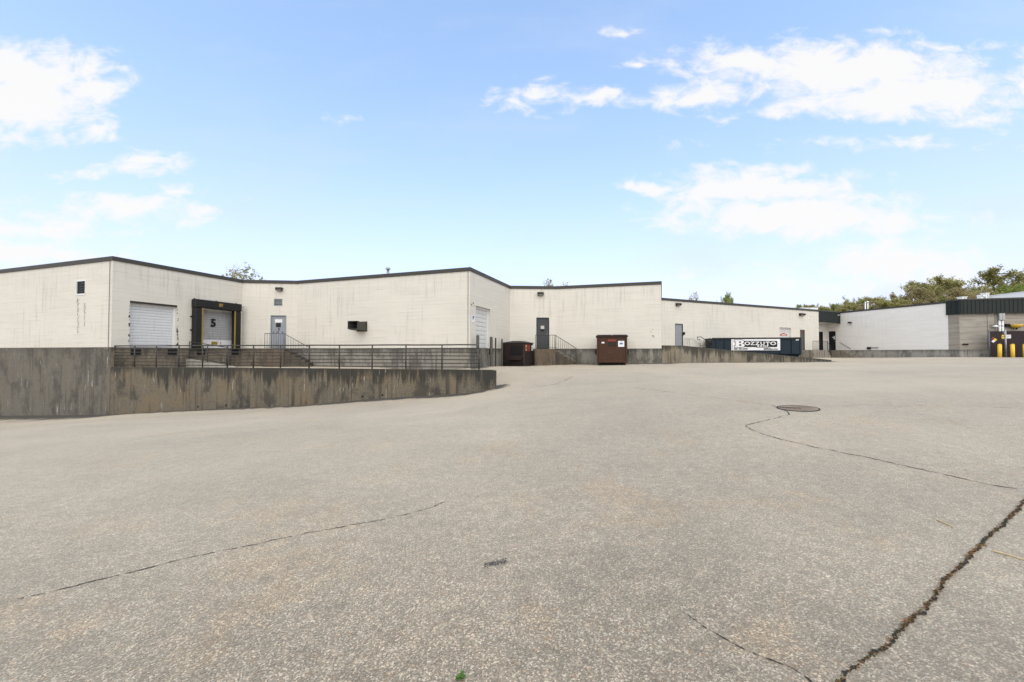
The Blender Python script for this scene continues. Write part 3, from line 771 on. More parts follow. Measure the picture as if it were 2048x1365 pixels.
# vertical joint cables near the corners
for w, px, top in ((wA, 221.5, 522), (wD, 936.5, 545)):
    u, _ = w.px(px, top); mb = MB(); mb.tube([w.pt(u, FZ-.2, .03), w.pt(u, RZ-.22, .03)], .011, 6)
    mb.build('conduit', M['post_wood'], HOUSE)

# ------------------------------------------------------------------ rear wing
WING = thing('warehouse_wing', 'lower cream block wing behind the navy roll-off container', 'warehouse', (25, 45, .6))
hw0, hw1 = cH0, cH1
nook = wI.p0; k_end = nook-wH.d*5.0
h_doorH = rect(wH, 1350, 648, 1366, 700)
h_garH = rect(wH, 1559, (655, 656.5), 1582, 700)
h_doorH2 = rect(wH, 1600, 660, 1609.5, 700)
nH = -wH.n
inH = (hw0+nH*TH, hw1+nH*TH)
wall_mesh(wH, inH[0], inH[1], FZ, RZ-.03, [h_doorH, h_garH, h_doorH2], M['white'], WING, 'wall', 3)
wK = Wall(k_end, nook)
h_doorK = rect(wK, 1637.6, 664, 1645.8, 700)
h_doorK = (max(.2, h_doorK[0]-.55), h_doorK[1], FZ, h_doorK[3])
wall_mesh(wK, wK.p0-wK.n*.2, wK.p1-wK.n*.2, FZ, RZ-.05, [h_doorK], M['white2'], WING, 'wall', 31)
retw = Wall(hw1, hw1+nH*3.2); wall_mesh(retw, retw.p0-retw.n*.2+retw.d*TH, retw.p1-retw.n*.2, FZ, RZ-.04, [], M['white'], WING, 'wall', 44)
h_doorI = rect(wI, 1657.5, 663, 1671, 700)
uI = wI.px(1896.5, 650)[0]
wall_mesh(wI, wI.p0-wI.n*TH, wI.p1-wI.n*TH, FZ, RZ-.03, [h_doorI], M['white2'], WING, 'wall', 57)
band([hw0, hw1], .02, TH-.02, -1.5, FZ-.002, M['found'], WING, 'foundation', 40)
band([k_end, nook], .02, .2, -1.5, FZ-.002, M['found'], WING, 'foundation', 43)
band([wI.p0, wI.p1], .02, TH-.02, -1.5, FZ-.002, M['found_r'], WING, 'foundation', 50)
band([hw0, hw1], .045, .3, RZ-.2, RZ, M['coping'], WING, 'coping')
band([cI0, wI.p1], .045, .3, RZ-.17, RZ-.01, M['coping'], WING, 'coping')
rb = [hw0+nH*.35, hw1+nH*.35, cI0-wI.n*.35, wI.p1-wI.n*.35, wI.p1-wI.n*16, cI0-wI.n*10+Vector((0, 26)), hw0+nH*26]
poly_sheet(rb, RZ-.34, M['roof'], WING, 'roof')
man_door(wH, h_doorH, M['door_dark'], M['door_grey'], WING)
dg = slat_door(wH, h_garH, 6, M['door_pale'], .22, WING, M['white_metal'])
man_door(wH, h_doorH2, M['door_brown'], M['door_brown'], WING)
on_door(wH, 1602, 664.5, 1606.5, 666.5, M['ink_dullred'], WING, 'notice')
man_door(wK, h_doorK, M['door_black'], M['door_black'], WING, -1)
dI = man_door(wI, h_doorI, M['door_black'], M['door_black'], WING, 1)
on_door(wI, 1667, 672.5, 1670.3, 679, M['sign'], dI, 'notice'); on_door(wI, 1664, 674.5, 1668, 676, M['sign'], dI, 'notice', -.06)
# red roof-shaped sign on the garage door
def plate(w, pts_px, off, m, parent, name, th=.012):
    P_ = [w.px(x, y, off) for x, y in pts_px]; n = len(P_)
    mb = MB(); mb.mesh([w.pt(u, z, off) for u, z in P_]+[w.pt(u, z, off-th) for u, z in P_],
                       [tuple(range(n)), tuple(range(2*n-1, n-1, -1))]+[(i, n+i, n+(i+1) % n, (i+1) % n) for i in range(n)])
    return mb.build(name, m, parent)
pl = plate(wH, [(1560.5, 669.2), (1567, 666.3), (1574.5, 669.4), (1574, 671.6), (1561, 671.6)], -.19, M['ink_red'], dg, 'company_sign')
plate(wH, [(1563, 670), (1567, 669), (1572, 670), (1571.5, 671), (1563.5, 671)], -.186, M['sign'], dg, 'company_sign_panel')

# the ribbed metal canopy between wing and right wall
def ribbed(name, w, z0, z1, m, parent, pitch=.42, off=0., th=.12):
    mb = MB(); w.box(mb, 0, w.len, z0, z1, off, off-th); base = mb.build(name, m, parent)
    n = max(2, int(w.len/pitch)); me = None
    for k in range(n+1):
        u = min(w.len-.02, max(.02, w.len*k/n))
        if me is None:
            r_ = MB(); r_.mesh([(-.03, 0, 0), (-.012, .035, 0), (.012, .035, 0), (.03, 0, 0), (-.03, 0, 1), (-.012, .035, 1), (.012, .035, 1), (.03, 0, 1)],
                              [(0, 1, 5, 4), (1, 2, 6, 5), (2, 3, 7, 6), (4, 5, 6, 7), (0, 3, 2, 1), (3, 0, 4, 7)])
            for i, v in enumerate(r_.v): r_.v[i] = (v[0], v[1], v[2]*(z1-z0-.14))
            me = r_.data('seam_rib', m)
        inst(me, 'seam_rib', base, w.pt(u, z0+.03, off-.002), (w.d3, w.n3, Vector((0, 0, 1))))
    mb = MB(); w.box(mb, 0, w.len, z1-.11, z1+.012, off+.05, off-.001); mb.build('top_trim', M['coping'], base)
    mb = MB(); w.box(mb, 0, w.len, z0-.012, z0+.03, off+.045, off-.001); mb.build('bottom_trim', m, base)
    return base
CAN = thing('entry_canopy', 'small dark ribbed metal canopy over the two black doors', 'canopy', (35, 44, 4.5))
wCan = Wall(hw1+wH.d*.02, cI0+wI.n*.02)
zc0 = wCan.px(1660, 646)[1]
ribbed('canopy_face', wCan, zc0, RZ-.02, M['green'], CAN, .3, .01, .14)
poly_sheet([wCan.p0-wCan.n*.13, wCan.p1-wCan.n*.13, nook+Vector((.0, -.05)), nook-wH.d*3.4+Vector((0, -.05))], zc0+.12, M['white2'], CAN, 'soffit', .06)

# ------------------------------------------------------------------ grey block building at the right
GREY = thing('block_building', 'grey split-face block building with dark green ribbed fascia', 'building', (50, 38, .8))
inJ = (wJ.p0-wJ.n*TH, wJ.p1-wJ.n*TH)
wall_mesh(wJ, inJ[0], inJ[1], FZ, RZ-.05, [], M['grey'], GREY, 'wall', 5)
wI2 = Wall(wI.pt(uI, 0, .012).xy, wI.pt(wI.len, 0, .012).xy)
wall_mesh(wI2, wI2.p0-wI2.n*.01, wI2.p1-wI2.n*.01, FZ, RZ-.06, [], M['grey'], GREY, 'wall', 25)
band([wJ.p0, wJ.p1], .02, TH-.02, -1, FZ-.002, M['found_r'], GREY, 'foundation', 5)
zf0 = wJ.px(1950, 628)[1]
wFa = Wall(wI.pt(wI.px(1893, 610)[0], 0, .06).xy, wI.pt(wI.len+.18, 0, .06).xy)
ribbed('fascia', wFa, zf0, RZ+.06, M['green'], GREY, .28, .02, .1)
wFb = Wall(wJ.pt(-.10, 0, .16).xy, wJ.pt(wJ.len, 0, .16).xy)
ribbed('fascia', wFb, zf0, RZ+.055, M['green'], GREY, .28, .02, .16)
poly_sheet([wJ.p0-wJ.n*.1, wJ.p1-wJ.n*.1, wJ.p1-wJ.n*26, wJ.p0-wJ.n*26], RZ-.22, M['roof'], GREY, 'roof')
for x in (1974.5, 1990):
    u, _ = wJ.px(x, 650); mb = MB(); wJ.box(mb, u-.012, u+.012, FZ, zf0, .006, -.01); mb.build('control_joint', M['black'], GREY)
for a_, b_ in ((Wall(wJ.p1, wJ.p1-wJ.n*26), 1), (Wall(wJ.p1-wJ.n*26, wJ.p0-wJ.n*26), 2)):
    wall_mesh(a_, a_.p0-a_.n*.2, a_.p1-a_.n*.2, 0, RZ-.06, [], M['grey'], GREY, 'wall', 9)

# ------------------------------------------------------------------ retaining walls, apron, divider
def profile_wall(name, label, w, tops, zb, th, m, cat='wall'):
    t = thing(name, label, cat, w.pt(w.len/2, ground(*w.pt(w.len/2, 0).xy), -th/2))
    mb = MB()
    for (ua, za), (ub, zb_) in zip(tops, tops[1:]):
        def Q(ps, uv): mb.face(ps, uv, [(x, (za+(zb_-za)*(x-ua)/(ub-ua))-y) for x, y in uv])
        Q([w.pt(ua, zb), w.pt(ub, zb), w.pt(ub, zb_), w.pt(ua, za)], [(ua, zb), (ub, zb), (ub, zb_), (ua, za)])
        Q([w.pt(ua, zb, -th), w.pt(ua, za, -th), w.pt(ub, zb_, -th), w.pt(ub, zb, -th)], [(ua, zb), (ua, za), (ub, zb_), (ub, zb)])
        mb.face([w.pt(ua, za), w.pt(ub, zb_), w.pt(ub, zb_, -th), w.pt(ua, za, -th)], [(ua, za), (ub, zb_), (ub, zb_+.2), (ua, za+.2)], [(ua, .9), (ub, .9), (ub, .9), (ua, .9)])
    for (u, z) in (tops[0], tops[-1]):
        mb.face([w.pt(u, zb), w.pt(u, z), w.pt(u, z, -th), w.pt(u, zb, -th)], [(u, zb), (u, z), (u+th, z), (u+th, zb)], [(u, z-zb), (u, 0), (u+th, 0), (u+th, z-zb)])
    mb.build('wall_body', m, t)
    return t
RW = profile_wall('retaining_wall', 'stained brown concrete retaining wall below the long pipe railing', wR,
                  [(.0, RT), (wR.len*.5, RT+.004), (wR.len-.12, RT-.005), (wR.len, RT-.03)], -3.2, .28, M['retain'])
for x in (396, 452, 725, 765):      # weep holes
    u, _ = wR.px(x, 800); zb = ground(*wR.pt(u, 0).xy)
    mb = MB(); mb.tube([wR.pt(u, zb+.14, .004), wR.pt(u, zb+.14, -.05)], .045, 10); mb.build('weep_hole', M['black'], RW)
for x in (392, 668, 703):
    u, _ = wR.px(x, 770); mb = MB(); wR.box(mb, u-.008, u+.008, -3, RT-.01, .002, -.02); mb.build('pour_joint', M['crack'], RW)
P2 = [(1323.5, 691.2), (1365, 691.6), (1663, 720.3)]
tops2 = [wR2.px(*p) for p in P2]; tops2[0] = (0.02, tops2[0][1]); tops2[-1] = (wR2.len, tops2[-1][1])
RW2 = profile_wall('ramp_wall', 'long concrete ramp wall sloping down in front of the navy container', wR2, tops2, -1.5, .25, M['retain2'])
for x in (1382, 1440, 1490, 1545, 1600):
    u, zt = wR2.px(x, 690); k = u
    zt = np.interp(u, [t_[0] for t_ in tops2], [t_[1] for t_ in tops2])
    mb = MB(); wR2.box(mb, u-.007, u+.007, -.5, zt-.02, .002, -.02); mb.build('pour_joint', M['crack'], RW2)

# raised dock apron behind the retaining wall
ri0, ri1 = wR.pt(.1, 0, -.27).xy, wR.pt(wR.len-.02, 0, -.27).xy
ap = [ri0, ri1, cD1+wD.n*.0, cC1, cB1]
mb = MB(); N_ = 40
for i in range(N_):
    for j in range(14):
        def q(a, b):
            s_ = a/N_; t_ = b/14
            near = ri0.lerp(ri1, s_)
            path = [cA1+wB.d*.25, cB1, cC1, cD1]; Ls = [(path[k+1]-path[k]).length for k in range(3)]; tot = s_*sum(Ls); p_ = path[-1]
            for k in range(3):
                if tot <= Ls[k]: p_ = path[k].lerp(path[k+1], tot/Ls[k]); break
                tot -= Ls[k]
            p_ = near.lerp(p_, t_); zap = RT-.19
            g = ground(p_.x, p_.y)+.006; e = float(sst(np.array(s_), .72, .99))
            return (p_.x, p_.y, zap*(1-e)+max(g, min(zap, g))*e)
        mb.face([q(i, j), q(i+1, j), q(i+1, j+1), q(i, j+1)])
apron = mb.build('dock_apron', M['asphalt'], None, True); tag(apron, 'raised asphalt loading apron behind the retaining wall', 'apron', kind='structure')

# divider kerb with sloping railing between dock 1 and dock 5
ud = wB.px(376, 718)[0]; pB = wB.pt(ud, 0).xy
wDv = Wall(pB, pB+wB.n*3.6)
DV = thing('dock_divider', 'low sloping concrete divider between the two left loading docks', 'divider', (pB.x, pB.y, RT-.1))
mb = MB(); w = wDv
zt0, zt1 = .99, RT-.12
vs = []
for off in (.1, -.12): vs += [w.pt(.02, RT-.6, off), w.pt(3.6, RT-.6, off), w.pt(3.6, zt1+.04, off), w.pt(.02, zt0, off)]
mb.mesh(vs, [(0, 1, 2, 3), (7, 6, 5, 4), (0, 4, 5, 1), (3, 2, 6, 7), (1, 5, 6, 2), (0, 3, 7, 4)]); mb.build('kerb', M['conc_pale'], DV)
def zdv(u): return zt0+(zt1+.04-zt0)*(u-.02)/3.58
RL = thing('pipe_railing', 'short sloping dark pipe railing on the divider beside dock 5', 'railing', (pB.x, pB.y, RT), group=None)
for u in (.12, 1.5, 2.9):
    mb = MB(); mb.tube([w.pt(u, zdv(u)-.02, 0), w.pt(u, zdv(u)+.95, 0)], .024, 8); mb.build('post', M['rail'], RL, True)
for hgt in (.95, .52, .12):
    mb = MB(); mb.tube([w.pt(.12, zdv(.12)+hgt, 0), w.pt(2.9, zdv(2.9)+hgt, 0)], .022, 8); mb.build('rail', M['rail'], RL, True)

# long pipe railing on the retaining wall
LR = thing('pipe_railing', 'long dark seven-bar pipe railing on top of the stained retaining wall', 'railing', wR.pt(wR.len/2, RT, -.14))
POSTS = [229.5, 269.5, 313, 358, 405.5, 455, 507, 561, 618.5, 679, 744.5, 812, 884, 958]
us = [wR.px(x, 700, -.14)[0] for x in POSTS]; RH = .99
for i, u in enumerate(us):
    top = RT+RH-(.16 if i == len(us)-1 else .0)
    mb = MB(); mb.tube([wR.pt(u, RT-.03, -.14), wR.pt(u, top, -.14)], .028, 10); mb.build('post', M['rail'], LR, True)
for k in range(7):
    zz = RT+RH-k*(RH-.10)/6*1.0
    ue = us[-1]; pts = [wR.pt(us[0]-.0, zz, -.14)]
    pts += [wR.pt(us[0]+(ue-us[0])*t_/20, zz+.004*math.sin(t_*1.7+k), -.14) for t_ in range(1, 20)]
    if k == 0:
        for an in range(0, 91, 15):
            pts.append(wR.pt(ue-.17+.17*math.sin(R(an)), zz-.17+.17*math.cos(R(an)), -.14))
        pts[-7:] = pts[-7:]
    else: pts.append(wR.pt(ue, zz, -.14))
    mb = MB(); mb.tube(pts, .027 if k == 0 else .019, 8); mb.build('rail', M['rail'], LR, True)

# ------------------------------------------------------------------ concrete stairs with rails
def stairs(w, ul0, ul1, depth, n, run, zg, label, m, ragged=0, rail_label=None, rm=None, rail_side=True, bal=.13, under=None):
    """landing from ul0 to ul1 along the wall at floor level, then n steps down in +u"""
    t = thing('entrance_stairs', label, 'stairs', w.pt((ul0+ul1)/2, zg, depth/2))
    mb = MB(); w.box(mb, ul0, ul1, zg-.3, FZ-.03, .021, depth, .012); mb.build('landing', m, t)
    rise = (FZ-.03-zg)/(n+1)
    for k in range(n):
        mb = MB(); zt = FZ-.03-rise*(k+1); a = ul1+run*k
        dd_ = depth-random.uniform(0, ragged)
        w.box(mb, a+.002, a+run+.02, zg-.3, zt, .021, dd_, .015); mb.build('step', M['conc_moss'] if m == M['conc_brown'] else m, t)
    if rail_label:
        r_ = thing('stair_railing', rail_label, 'railing', w.pt(ul1, FZ, depth-.08)); o_ = depth-.07
        ht = .92
        def tb(pts, rad=.014, nm='rail', n_=6):
            q = MB(); q.tube(pts, rad, n_); q.build(nm, rm, r_, True)
        zL = FZ-.03; ue_ = ul1+run*n; zE = FZ-.03-rise*n
        tb([w.pt(ul0+.06, zL+ht, o_), w.pt(ul1, zL+ht, o_), w.pt(ue_, zE+ht-.02, o_)], .018)
        tb([w.pt(ul0+.06, zL+.10, o_), w.pt(ul1, zL+.10, o_)], .012)
        tb([w.pt(ul1, zL+.12, o_), w.pt(ue_, zE+.12, o_)], .012)
        u = ul0+.06
        while u < ul1-.02:
            big_ = u < ul0+.07
            tb([w.pt(u, zL-.03, o_), w.pt(u, zL+ht, o_)], .018 if big_ else .012, 'post' if big_ else 'baluster'); u += bal
        for u in (ul1, ue_):
            z_ = zL if u == ul1 else zE
            tb([w.pt(u, z_-.03, o_), w.pt(u, z_+ht, o_)], .018, 'post')
        for k in range(n*2):
            f = (k+.5)/(n*2); tb([w.pt(ul1+(ue_-ul1)*f, zL+(zE-zL)*f+.11, o_), w.pt(ul1+(ue_-ul1)*f, zL+(zE-zL)*f+ht-.02, o_)], .010, 'baluster')
    return t
random.seed(12)
uL0, uL1 = wC.px(527, 690, 1.1)[0], wC.px(568, 690, 1.1)[0]
stairs(wC, uL0, uL1, 1.15, 5, .30, RT-.12, 'brown concrete stairs climbing to the grey numbered door', M['conc_brown'], .25,
       'thin grey stair railing in front of the grey numbered door', M['rail_grey'])
uF0 = h_doorF[0]-.25; uF1 = h_doorF[1]+.22; _p = wF.pt(uF1+1.2, 0, 1); zg = ground(_p.x, _p.y)
stairs(wF, uF0, uF1, 1.15, 5, .28, zg, 'crumbling concrete stairs to the charcoal door between the dumpsters', M['conc_brown'], .3,
       'thin rusty stair railing beside the charcoal door', M['rail'], bal=.16)
uH = h_doorH2[0]-.15; uH1 = h_doorH2[1]+1.6; _p = wH.pt(uH1+.4, 0, 1); zg = ground(_p.x, _p.y)
stairs(wH, uH, uH1, 1.3, 2, .3, zg, 'concrete landing and steps at the narrow brown door', M['conc'], .1,
       'black baluster railing on the landing by the narrow brown door', M['rail_black'], bal=.2)
# landing under the nook doors
_p = wI.pt(1, 0, .8); zg = ground(_p.x, _p.y)
LN = thing('entrance_stairs', 'low concrete landing under the black doors below the canopy', 'stairs', wI.pt(1.2, zg, .6))
mb = MB(); wI.box(mb, .03, 2.7, zg-.3, FZ-.04, .021, 1.0, .012); mb.build('landing', M['conc'], LN)
for k in range(4):
    mb = MB(); wI.box(mb, 2.7+k*.3, 3.02+k*.3, zg-.3, FZ-.04-.16*(k+1), .021, 1.0, .012); mb.build('step', M['conc'], LN)
HRL = thing('handrail', 'sloping black wall handrail right of the canopy doors', 'handrail', wI.pt(3, FZ, .1))
a, b = wI.px(1679.5, 685, .1), wI.px(1701, 698, .1)
mb = MB(); mb.tube([wI.pt(a[0], a[1], .1), wI.pt(b[0], b[1], .1)], .022, 8); mb.build('rail', M['rail_black'], HRL, True)
for f in (.2, .75):
    u, z = a[0]+(b[0]-a[0])*f, a[1]+(b[1]-a[1])*f
    mb = MB(); mb.tube([wI.pt(u, z-.05, -.01), wI.pt(u, z-.05, .09), wI.pt(u, z, .1)], .015, 6); mb.build('bracket', M['rail_black'], HRL)
# platform with rails at the grey door of the wing
p0 = h_doorH[0]-.3; p1 = p0+3.7
_p = wH.pt(p1, 0, 1); zg = ground(_p.x, _p.y)
PL = thing('entrance_stairs', 'concrete platform at the plain grey door left of the navy container', 'stairs', wH.pt(p0+1.5, zg, .7))
mb = MB(); wH.box(mb, p0, p1-1.4, zg-.3, FZ-.03, .021, 1.3, .012); mb.build('landing', M['conc'], PL)
for k in range(4):
    mb = MB(); wH.box(mb, p1-1.4+k*.3, p1-1.08+k*.3, zg-.3, FZ-.03-(FZ-zg)/5*(k+1), .021, 1.3, .012); mb.build('step', M['conc'], PL)
for off, zz_, lab, mm, rad in ((.12, .95, 'thin pale railing at the back of the wing platform', M['rail_grey'], .012), (1.2, .92, 'black bent handrail at the front of the wing platform', M['rail_black'], .024)):
    RP = thing('stair_railing', lab, 'railing', wH.pt(p0+1, FZ, off))
    ua = h_doorH[1]+.05 if off < 1 else h_doorH[1]+.3
    ub = p1-1.4
    zl = FZ-.03
    mb = MB(); mb.tube([wH.pt(ua, zl+zz_+(.15 if off > 1 else 0), off), wH.pt(ua+.45, zl+zz_+(.15 if off > 1 else 0), off), wH.pt(ua+.8, zl+zz_, off), wH.pt(ub, zl+zz_, off), wH.pt(ub+1.3, zl+zz_-.75, off)], rad, 8); mb.build('rail', mm, RP, True)
    for u in ([ua+.02+i*.28 for i in range(int((ub-ua)/.28))] if off < 1 else [ua+.3, ua+1.35, ub]):
        mb = MB(); mb.tube([wH.pt(u, zl-.02, off), wH.pt(u, zl+zz_, off)], rad*.8, 6); mb.build('post', mm, RP, True)
    if off > 1:
        mb = MB(); z_ = zl+zz_+.15; mb.tube([wH.pt(ua, z_, off), wH.pt(ua, z_-.25, off), wH.pt(ua+.3, z_-.25, off)], rad, 8); mb.build('rail', mm, RP, True)

# ------------------------------------------------------------------ dock shelter, bumpers, posts
SH = thing('dock_shelter', 'black padded dock shelter with yellow stripes round the door numbered 5', 'dock shelter', wB.pt((h_dock5[0]+h_dock5[1])/2, FZ, .1))
s0, _ = wB.px(390, 650, .3); s1 = wB.px(481.5, 650, .3)[0]
zt = (wB.px(390, 599, .3)[1]+wB.px(481.5, 608, .3)[1])/2
pw = .36; PR = .34
for a, b in ((s0, s0+pw), (s1-pw, s1)):
    mb = MB(); wB.box(mb, a, b, FZ-.02, zt-.46, .003, PR, .03); mb.build('side_pad', M['fabric'], SH)
mb = MB(); wB.box(mb, s0-.02, s1+.02, zt-.46, zt, .003, PR+.03, .03); hp = mb.build('head_curtain', M['fabric'], SH)
for k in range(5):
    mb = MB(); u = s0+.2+(s1-s0-.4)*k/4
    mb.tube([wB.pt(u, zt-.44, PR+.028), wB.pt(u+.15, zt-.25, PR+.036), wB.pt(u+.35, zt-.12, PR+.028)], .012, 5); mb.build('fold', M['fabric'], hp, True)
for u in (s0+pw-.02, s1-pw-.06):
    mb = MB(); wB.box(mb, u-.01, u+.065, FZ+.0, zt-.47, PR-.02, PR+.012, .004); mb.build('stripe', M['yellow_dull'], SH)
um = (s0+s1)/2
mb = MB(); wB.box(mb, um-.06, um+.02, zt-.30, zt-.12, PR+.03, PR+.036); mb.build('emblem', M['yellow_dull'], SH)
mb = MB(); wB.box(mb, um+.05, um+.16, zt-.30, zt-.12, PR+.03, PR+.036); mb.build('emblem', M['yellow_dull'], SH)
mb = MB(); wB.box(mb, um+.08, um+.13, zt-.24, zt-.18, PR+.03, PR+.039); mb.build('emblem_centre', M['fabric'], SH)
for u in (s0+.12, um, s1-.12):
    mb = MB(); wB.box(mb, u-.03, u+.03, zt-.01, zt+.06, .0, .08); mb.build('clip', M['black'], SH)
for z in (FZ+1.0, FZ+1.75):
    mb = MB(); wB.box(mb, s0-.07, s0+.01, z-.03, z+.03, .0, .08); mb.build('clip', M['black'], SH)

def bumper(w, u, label, wd=.36, ht=.32):
    t = thing('dock_bumper', label, 'bumper', w.pt(u, FZ-.28, .08), group='rubber bumpers under the dock doors')
    mb = MB(); w.box(mb, u-wd/2-.02, u+wd/2+.02, FZ-.03-ht-.03, FZ-.03, .018, .035); mb.build('backplate', M['lamp_body'], t)
    for k in range(4):
        mb = MB(); a = u-wd/2+wd*k/4; w.box(mb, a+.004, a+wd/4-.004, FZ-.05-ht, FZ-.05, .036, .15, .01); mb.build('pad', M['black'], t)
bumper(wB, h_dock1[0]+.25, 'black rubber bumper under the left end of the white dock door')
bumper(wB, h_dock1[1]-.25, 'black rubber bumper under the right end of the white dock door')
bumper(wB, h_dock5[0]+.05, 'black rubber bumper under the left leg of the dock shelter')
bumper(wB, h_dock5[1]-.1, 'black rubber bumper under the right leg of the dock shelter')
bumper(wE, h_dockE[0]+.15, 'black rubber bumper at the near end of the side dock', .3)
bumper(wE, h_dockE[1]-.12, 'black rubber bumper at the far end of the side dock', .3)
for x, yt, off, r_, lab, mm in ((955.5, 672, .30, .085, 'stout weathered dock post at the end of the long railing', M['post_wood']),
                                (982.5, 675, .30, .085, 'stout weathered dock post right of the side dock door', M['post_wood']),
                                (991.3, 677, .25, .045, 'thin brown steel post between side dock and dumpster', M['rail']),
                                (1004, 679, .25, .05, 'thin post rising behind the dark dumpster', M['post_wood'])):
    u, z = wE.px(x, yt, off); p = wE.pt(u, 0, off); zg = ground(p.x, p.y)
    t = thing('dock_post', lab, 'post', (p.x, p.y, zg))
    mb = MB(); mb.tube([(p.x, p.y, zg-.3), (p.x, p.y, z-.015), (p.x, p.y, z)], r_, 12); mb.build('shaft', mm, t, False)
    mb = MB(); mb.tube([(p.x, p.y, z-.006), (p.x, p.y, z+.025)], r_*.82, 12); mb.build('cap', mm, t)

# ------------------------------------------------------------------ wall lamps, hood, signs
def wall_lamp(w, x0, y0, x1, y1, label, cable=True):
    a, b = w.px(x0, y0, .2), w.px(x1, y1, .2); u = (a[0]+b[0])/2; z1_, z0_ = a[1], b[1]; hw = (b[0]-a[0])/2
    t = thing('wall_lamp', label, 'lamp', w.pt(u, z0_, .1), group='flood lamps on the block walls')
    d_ = .26
    mb = MB(); zc = (z0_+z1_)/2; h2 = (z1_-z0_)/2
    vs = []
    for s_ in (-1, 1): vs += [w.pt(u+s_*hw, z1_, .01), w.pt(u+s_*hw, z1_-.02, d_), w.pt(u+s_*hw*.96, zc-h2*.25, d_+.02), w.pt(u+s_*hw*.9, z0_, d_*.45), w.pt(u+s_*hw*.9, z0_, .01)]
    mb.mesh(vs, [(0, 1, 2, 3, 4), (9, 8, 7, 6, 5)]+[(i, 5+i, 5+(i+1) % 5, (i+1) % 5) for i in range(5)])
    mb.build('housing', M['lamp_body'], t)
    mb = MB(); e = .004
    q = [w.pt(u-hw*.78, zc-h2*.12, d_+.004), w.pt(u+hw*.78, zc-h2*.12, d_+.004), w.pt(u+hw*.74, z0_+h2*.18, d_*.58), w.pt(u-hw*.74, z0_+h2*.18, d_*.58)]
    nn = (q[1]-q[0]).cross(q[3]-q[0]).normalized(); nn = nn if nn.dot(w.n3) > 0 else -nn
    mb.mesh([p+nn*.016 for p in q]+[p-nn*.03 for p in q], [(0, 1, 2, 3), (7, 6, 5, 4)]+[(i, 4+i, 4+(i+1) % 4, (i+1) % 4) for i in range(4)])
    mb.build('lens', M['lens'], t)
    mb = MB(); zz_ = zc-h2*.02; w.box(mb, u-hw*.95, u+hw*.95, zz_-.02, zz_+.03, d_-.02, d_+.028); mb.build('visor', M['lamp_body'], t)
    if cable:
        mb = MB(); mb.tube([w.pt(u+hw*.3, z1_-.05, .015), w.pt(u+hw*.3, RZ-.2, .015)], .009, 6); mb.build('conduit', M['galv'], t)
wall_lamp(wC, 551, 574.5, 563, 582, 'dark box flood lamp above the louver and grey numbered door')
wall_lamp(wF, 1075.5, 584, 1087.5, 591.5, 'dark box flood lamp high above the charcoal door')
wall_lamp(wH, 1354.5, 606, 1362.5, 612.5, 'small dark wall lamp above the plain grey door', False)
wall_lamp(wH, 1601.5, 626.5, 1610.5, 632.5, 'small dark wall lamp above the narrow brown door', False)

HD = thing('exhaust_hood', 'rusty sheet metal exhaust hood jutting from the cream wall', 'exhaust hood', wD.pt(wD.px(722, 655)[0], 2.6, .2))
ua, zt = wD.px(733, 645); zb = wD.px(733, 661.5)[1]; u1_ = ua
def ring(o, a_, b_, c_, d_): return [wD.pt(a_, c_, o), wD.pt(b_, c_, o), wD.pt(b_, d_, o), wD.pt(a_, d_, o)]
W_ = .62
rs = [ring(.004, ua-W_, ua, zb, zt), ring(.38, ua-W_, ua, zb, zt), ring(.62, ua-W_-.02, ua+.0, zb+.02, zt+.01), ring(.78, ua-W_-.06, ua+.02, zb+.06, zt+.03)]
rs2 = [ring(.78, ua-W_-.045, ua+.005, zb+.075, zt+.015), ring(.1, ua-W_+.02, ua-.02, zb+.02, zt-.02)]
mb = MB(); vs = [p for r_ in rs+rs2 for p in r_]; fs = [(0, 1, 2, 3)]
for k in range(5): fs += [(4*k+i, 4*k+(i+1) % 4, 4*k+4+(i+1) % 4, 4*k+4+i) for i in range(4)]
fs += [(23, 22, 21, 20)]
mb.mesh(vs, fs); mb.build('duct', M['hood'], HD)
mb = MB(); wD.box(mb, ua-W_+.03, ua-.03, zb+.03, zt-.03, .3, .34); mb.build('damper', M['black'], HD)
mb = MB(); wD.box(mb, u1_-.70, u1_+.06, zb-.05, zt+.05, .002, .03); mb.build('flange', M['hood'], HD)

def sign(w, x0, y0, x1, y1, m, name, label, off=.012, th=.010, cat='sign'):
    a, b = w.px(x0, y0, off), w.px(x1, y1, off)
    z1_ = max(a[1], b[1]); z0_ = min(a[1], b[1])
    t = thing(name, label, cat, w.pt((a[0]+b[0])/2, z0_, off))
    mb = MB(); w.box(mb, a[0], b[0], z0_, z1_, off, off-th); mb.build('panel', m, t)
    return t, a[0], b[0], z0_, z1_
t, a, b, c, d = sign(wE, 943.5, 631, 950, 645, M['sign'], 'wall_sign', 'small white notice with blue marks beside the side dock door')
mb = MB(); wE.box(mb, a+.12, b-.2, d-.22, d-.13, .012, .016); wE.box(mb, a+.1, b-.1, c+.22, c+.32, .012, .016); mb.build('print', M['ink_blue'], t)
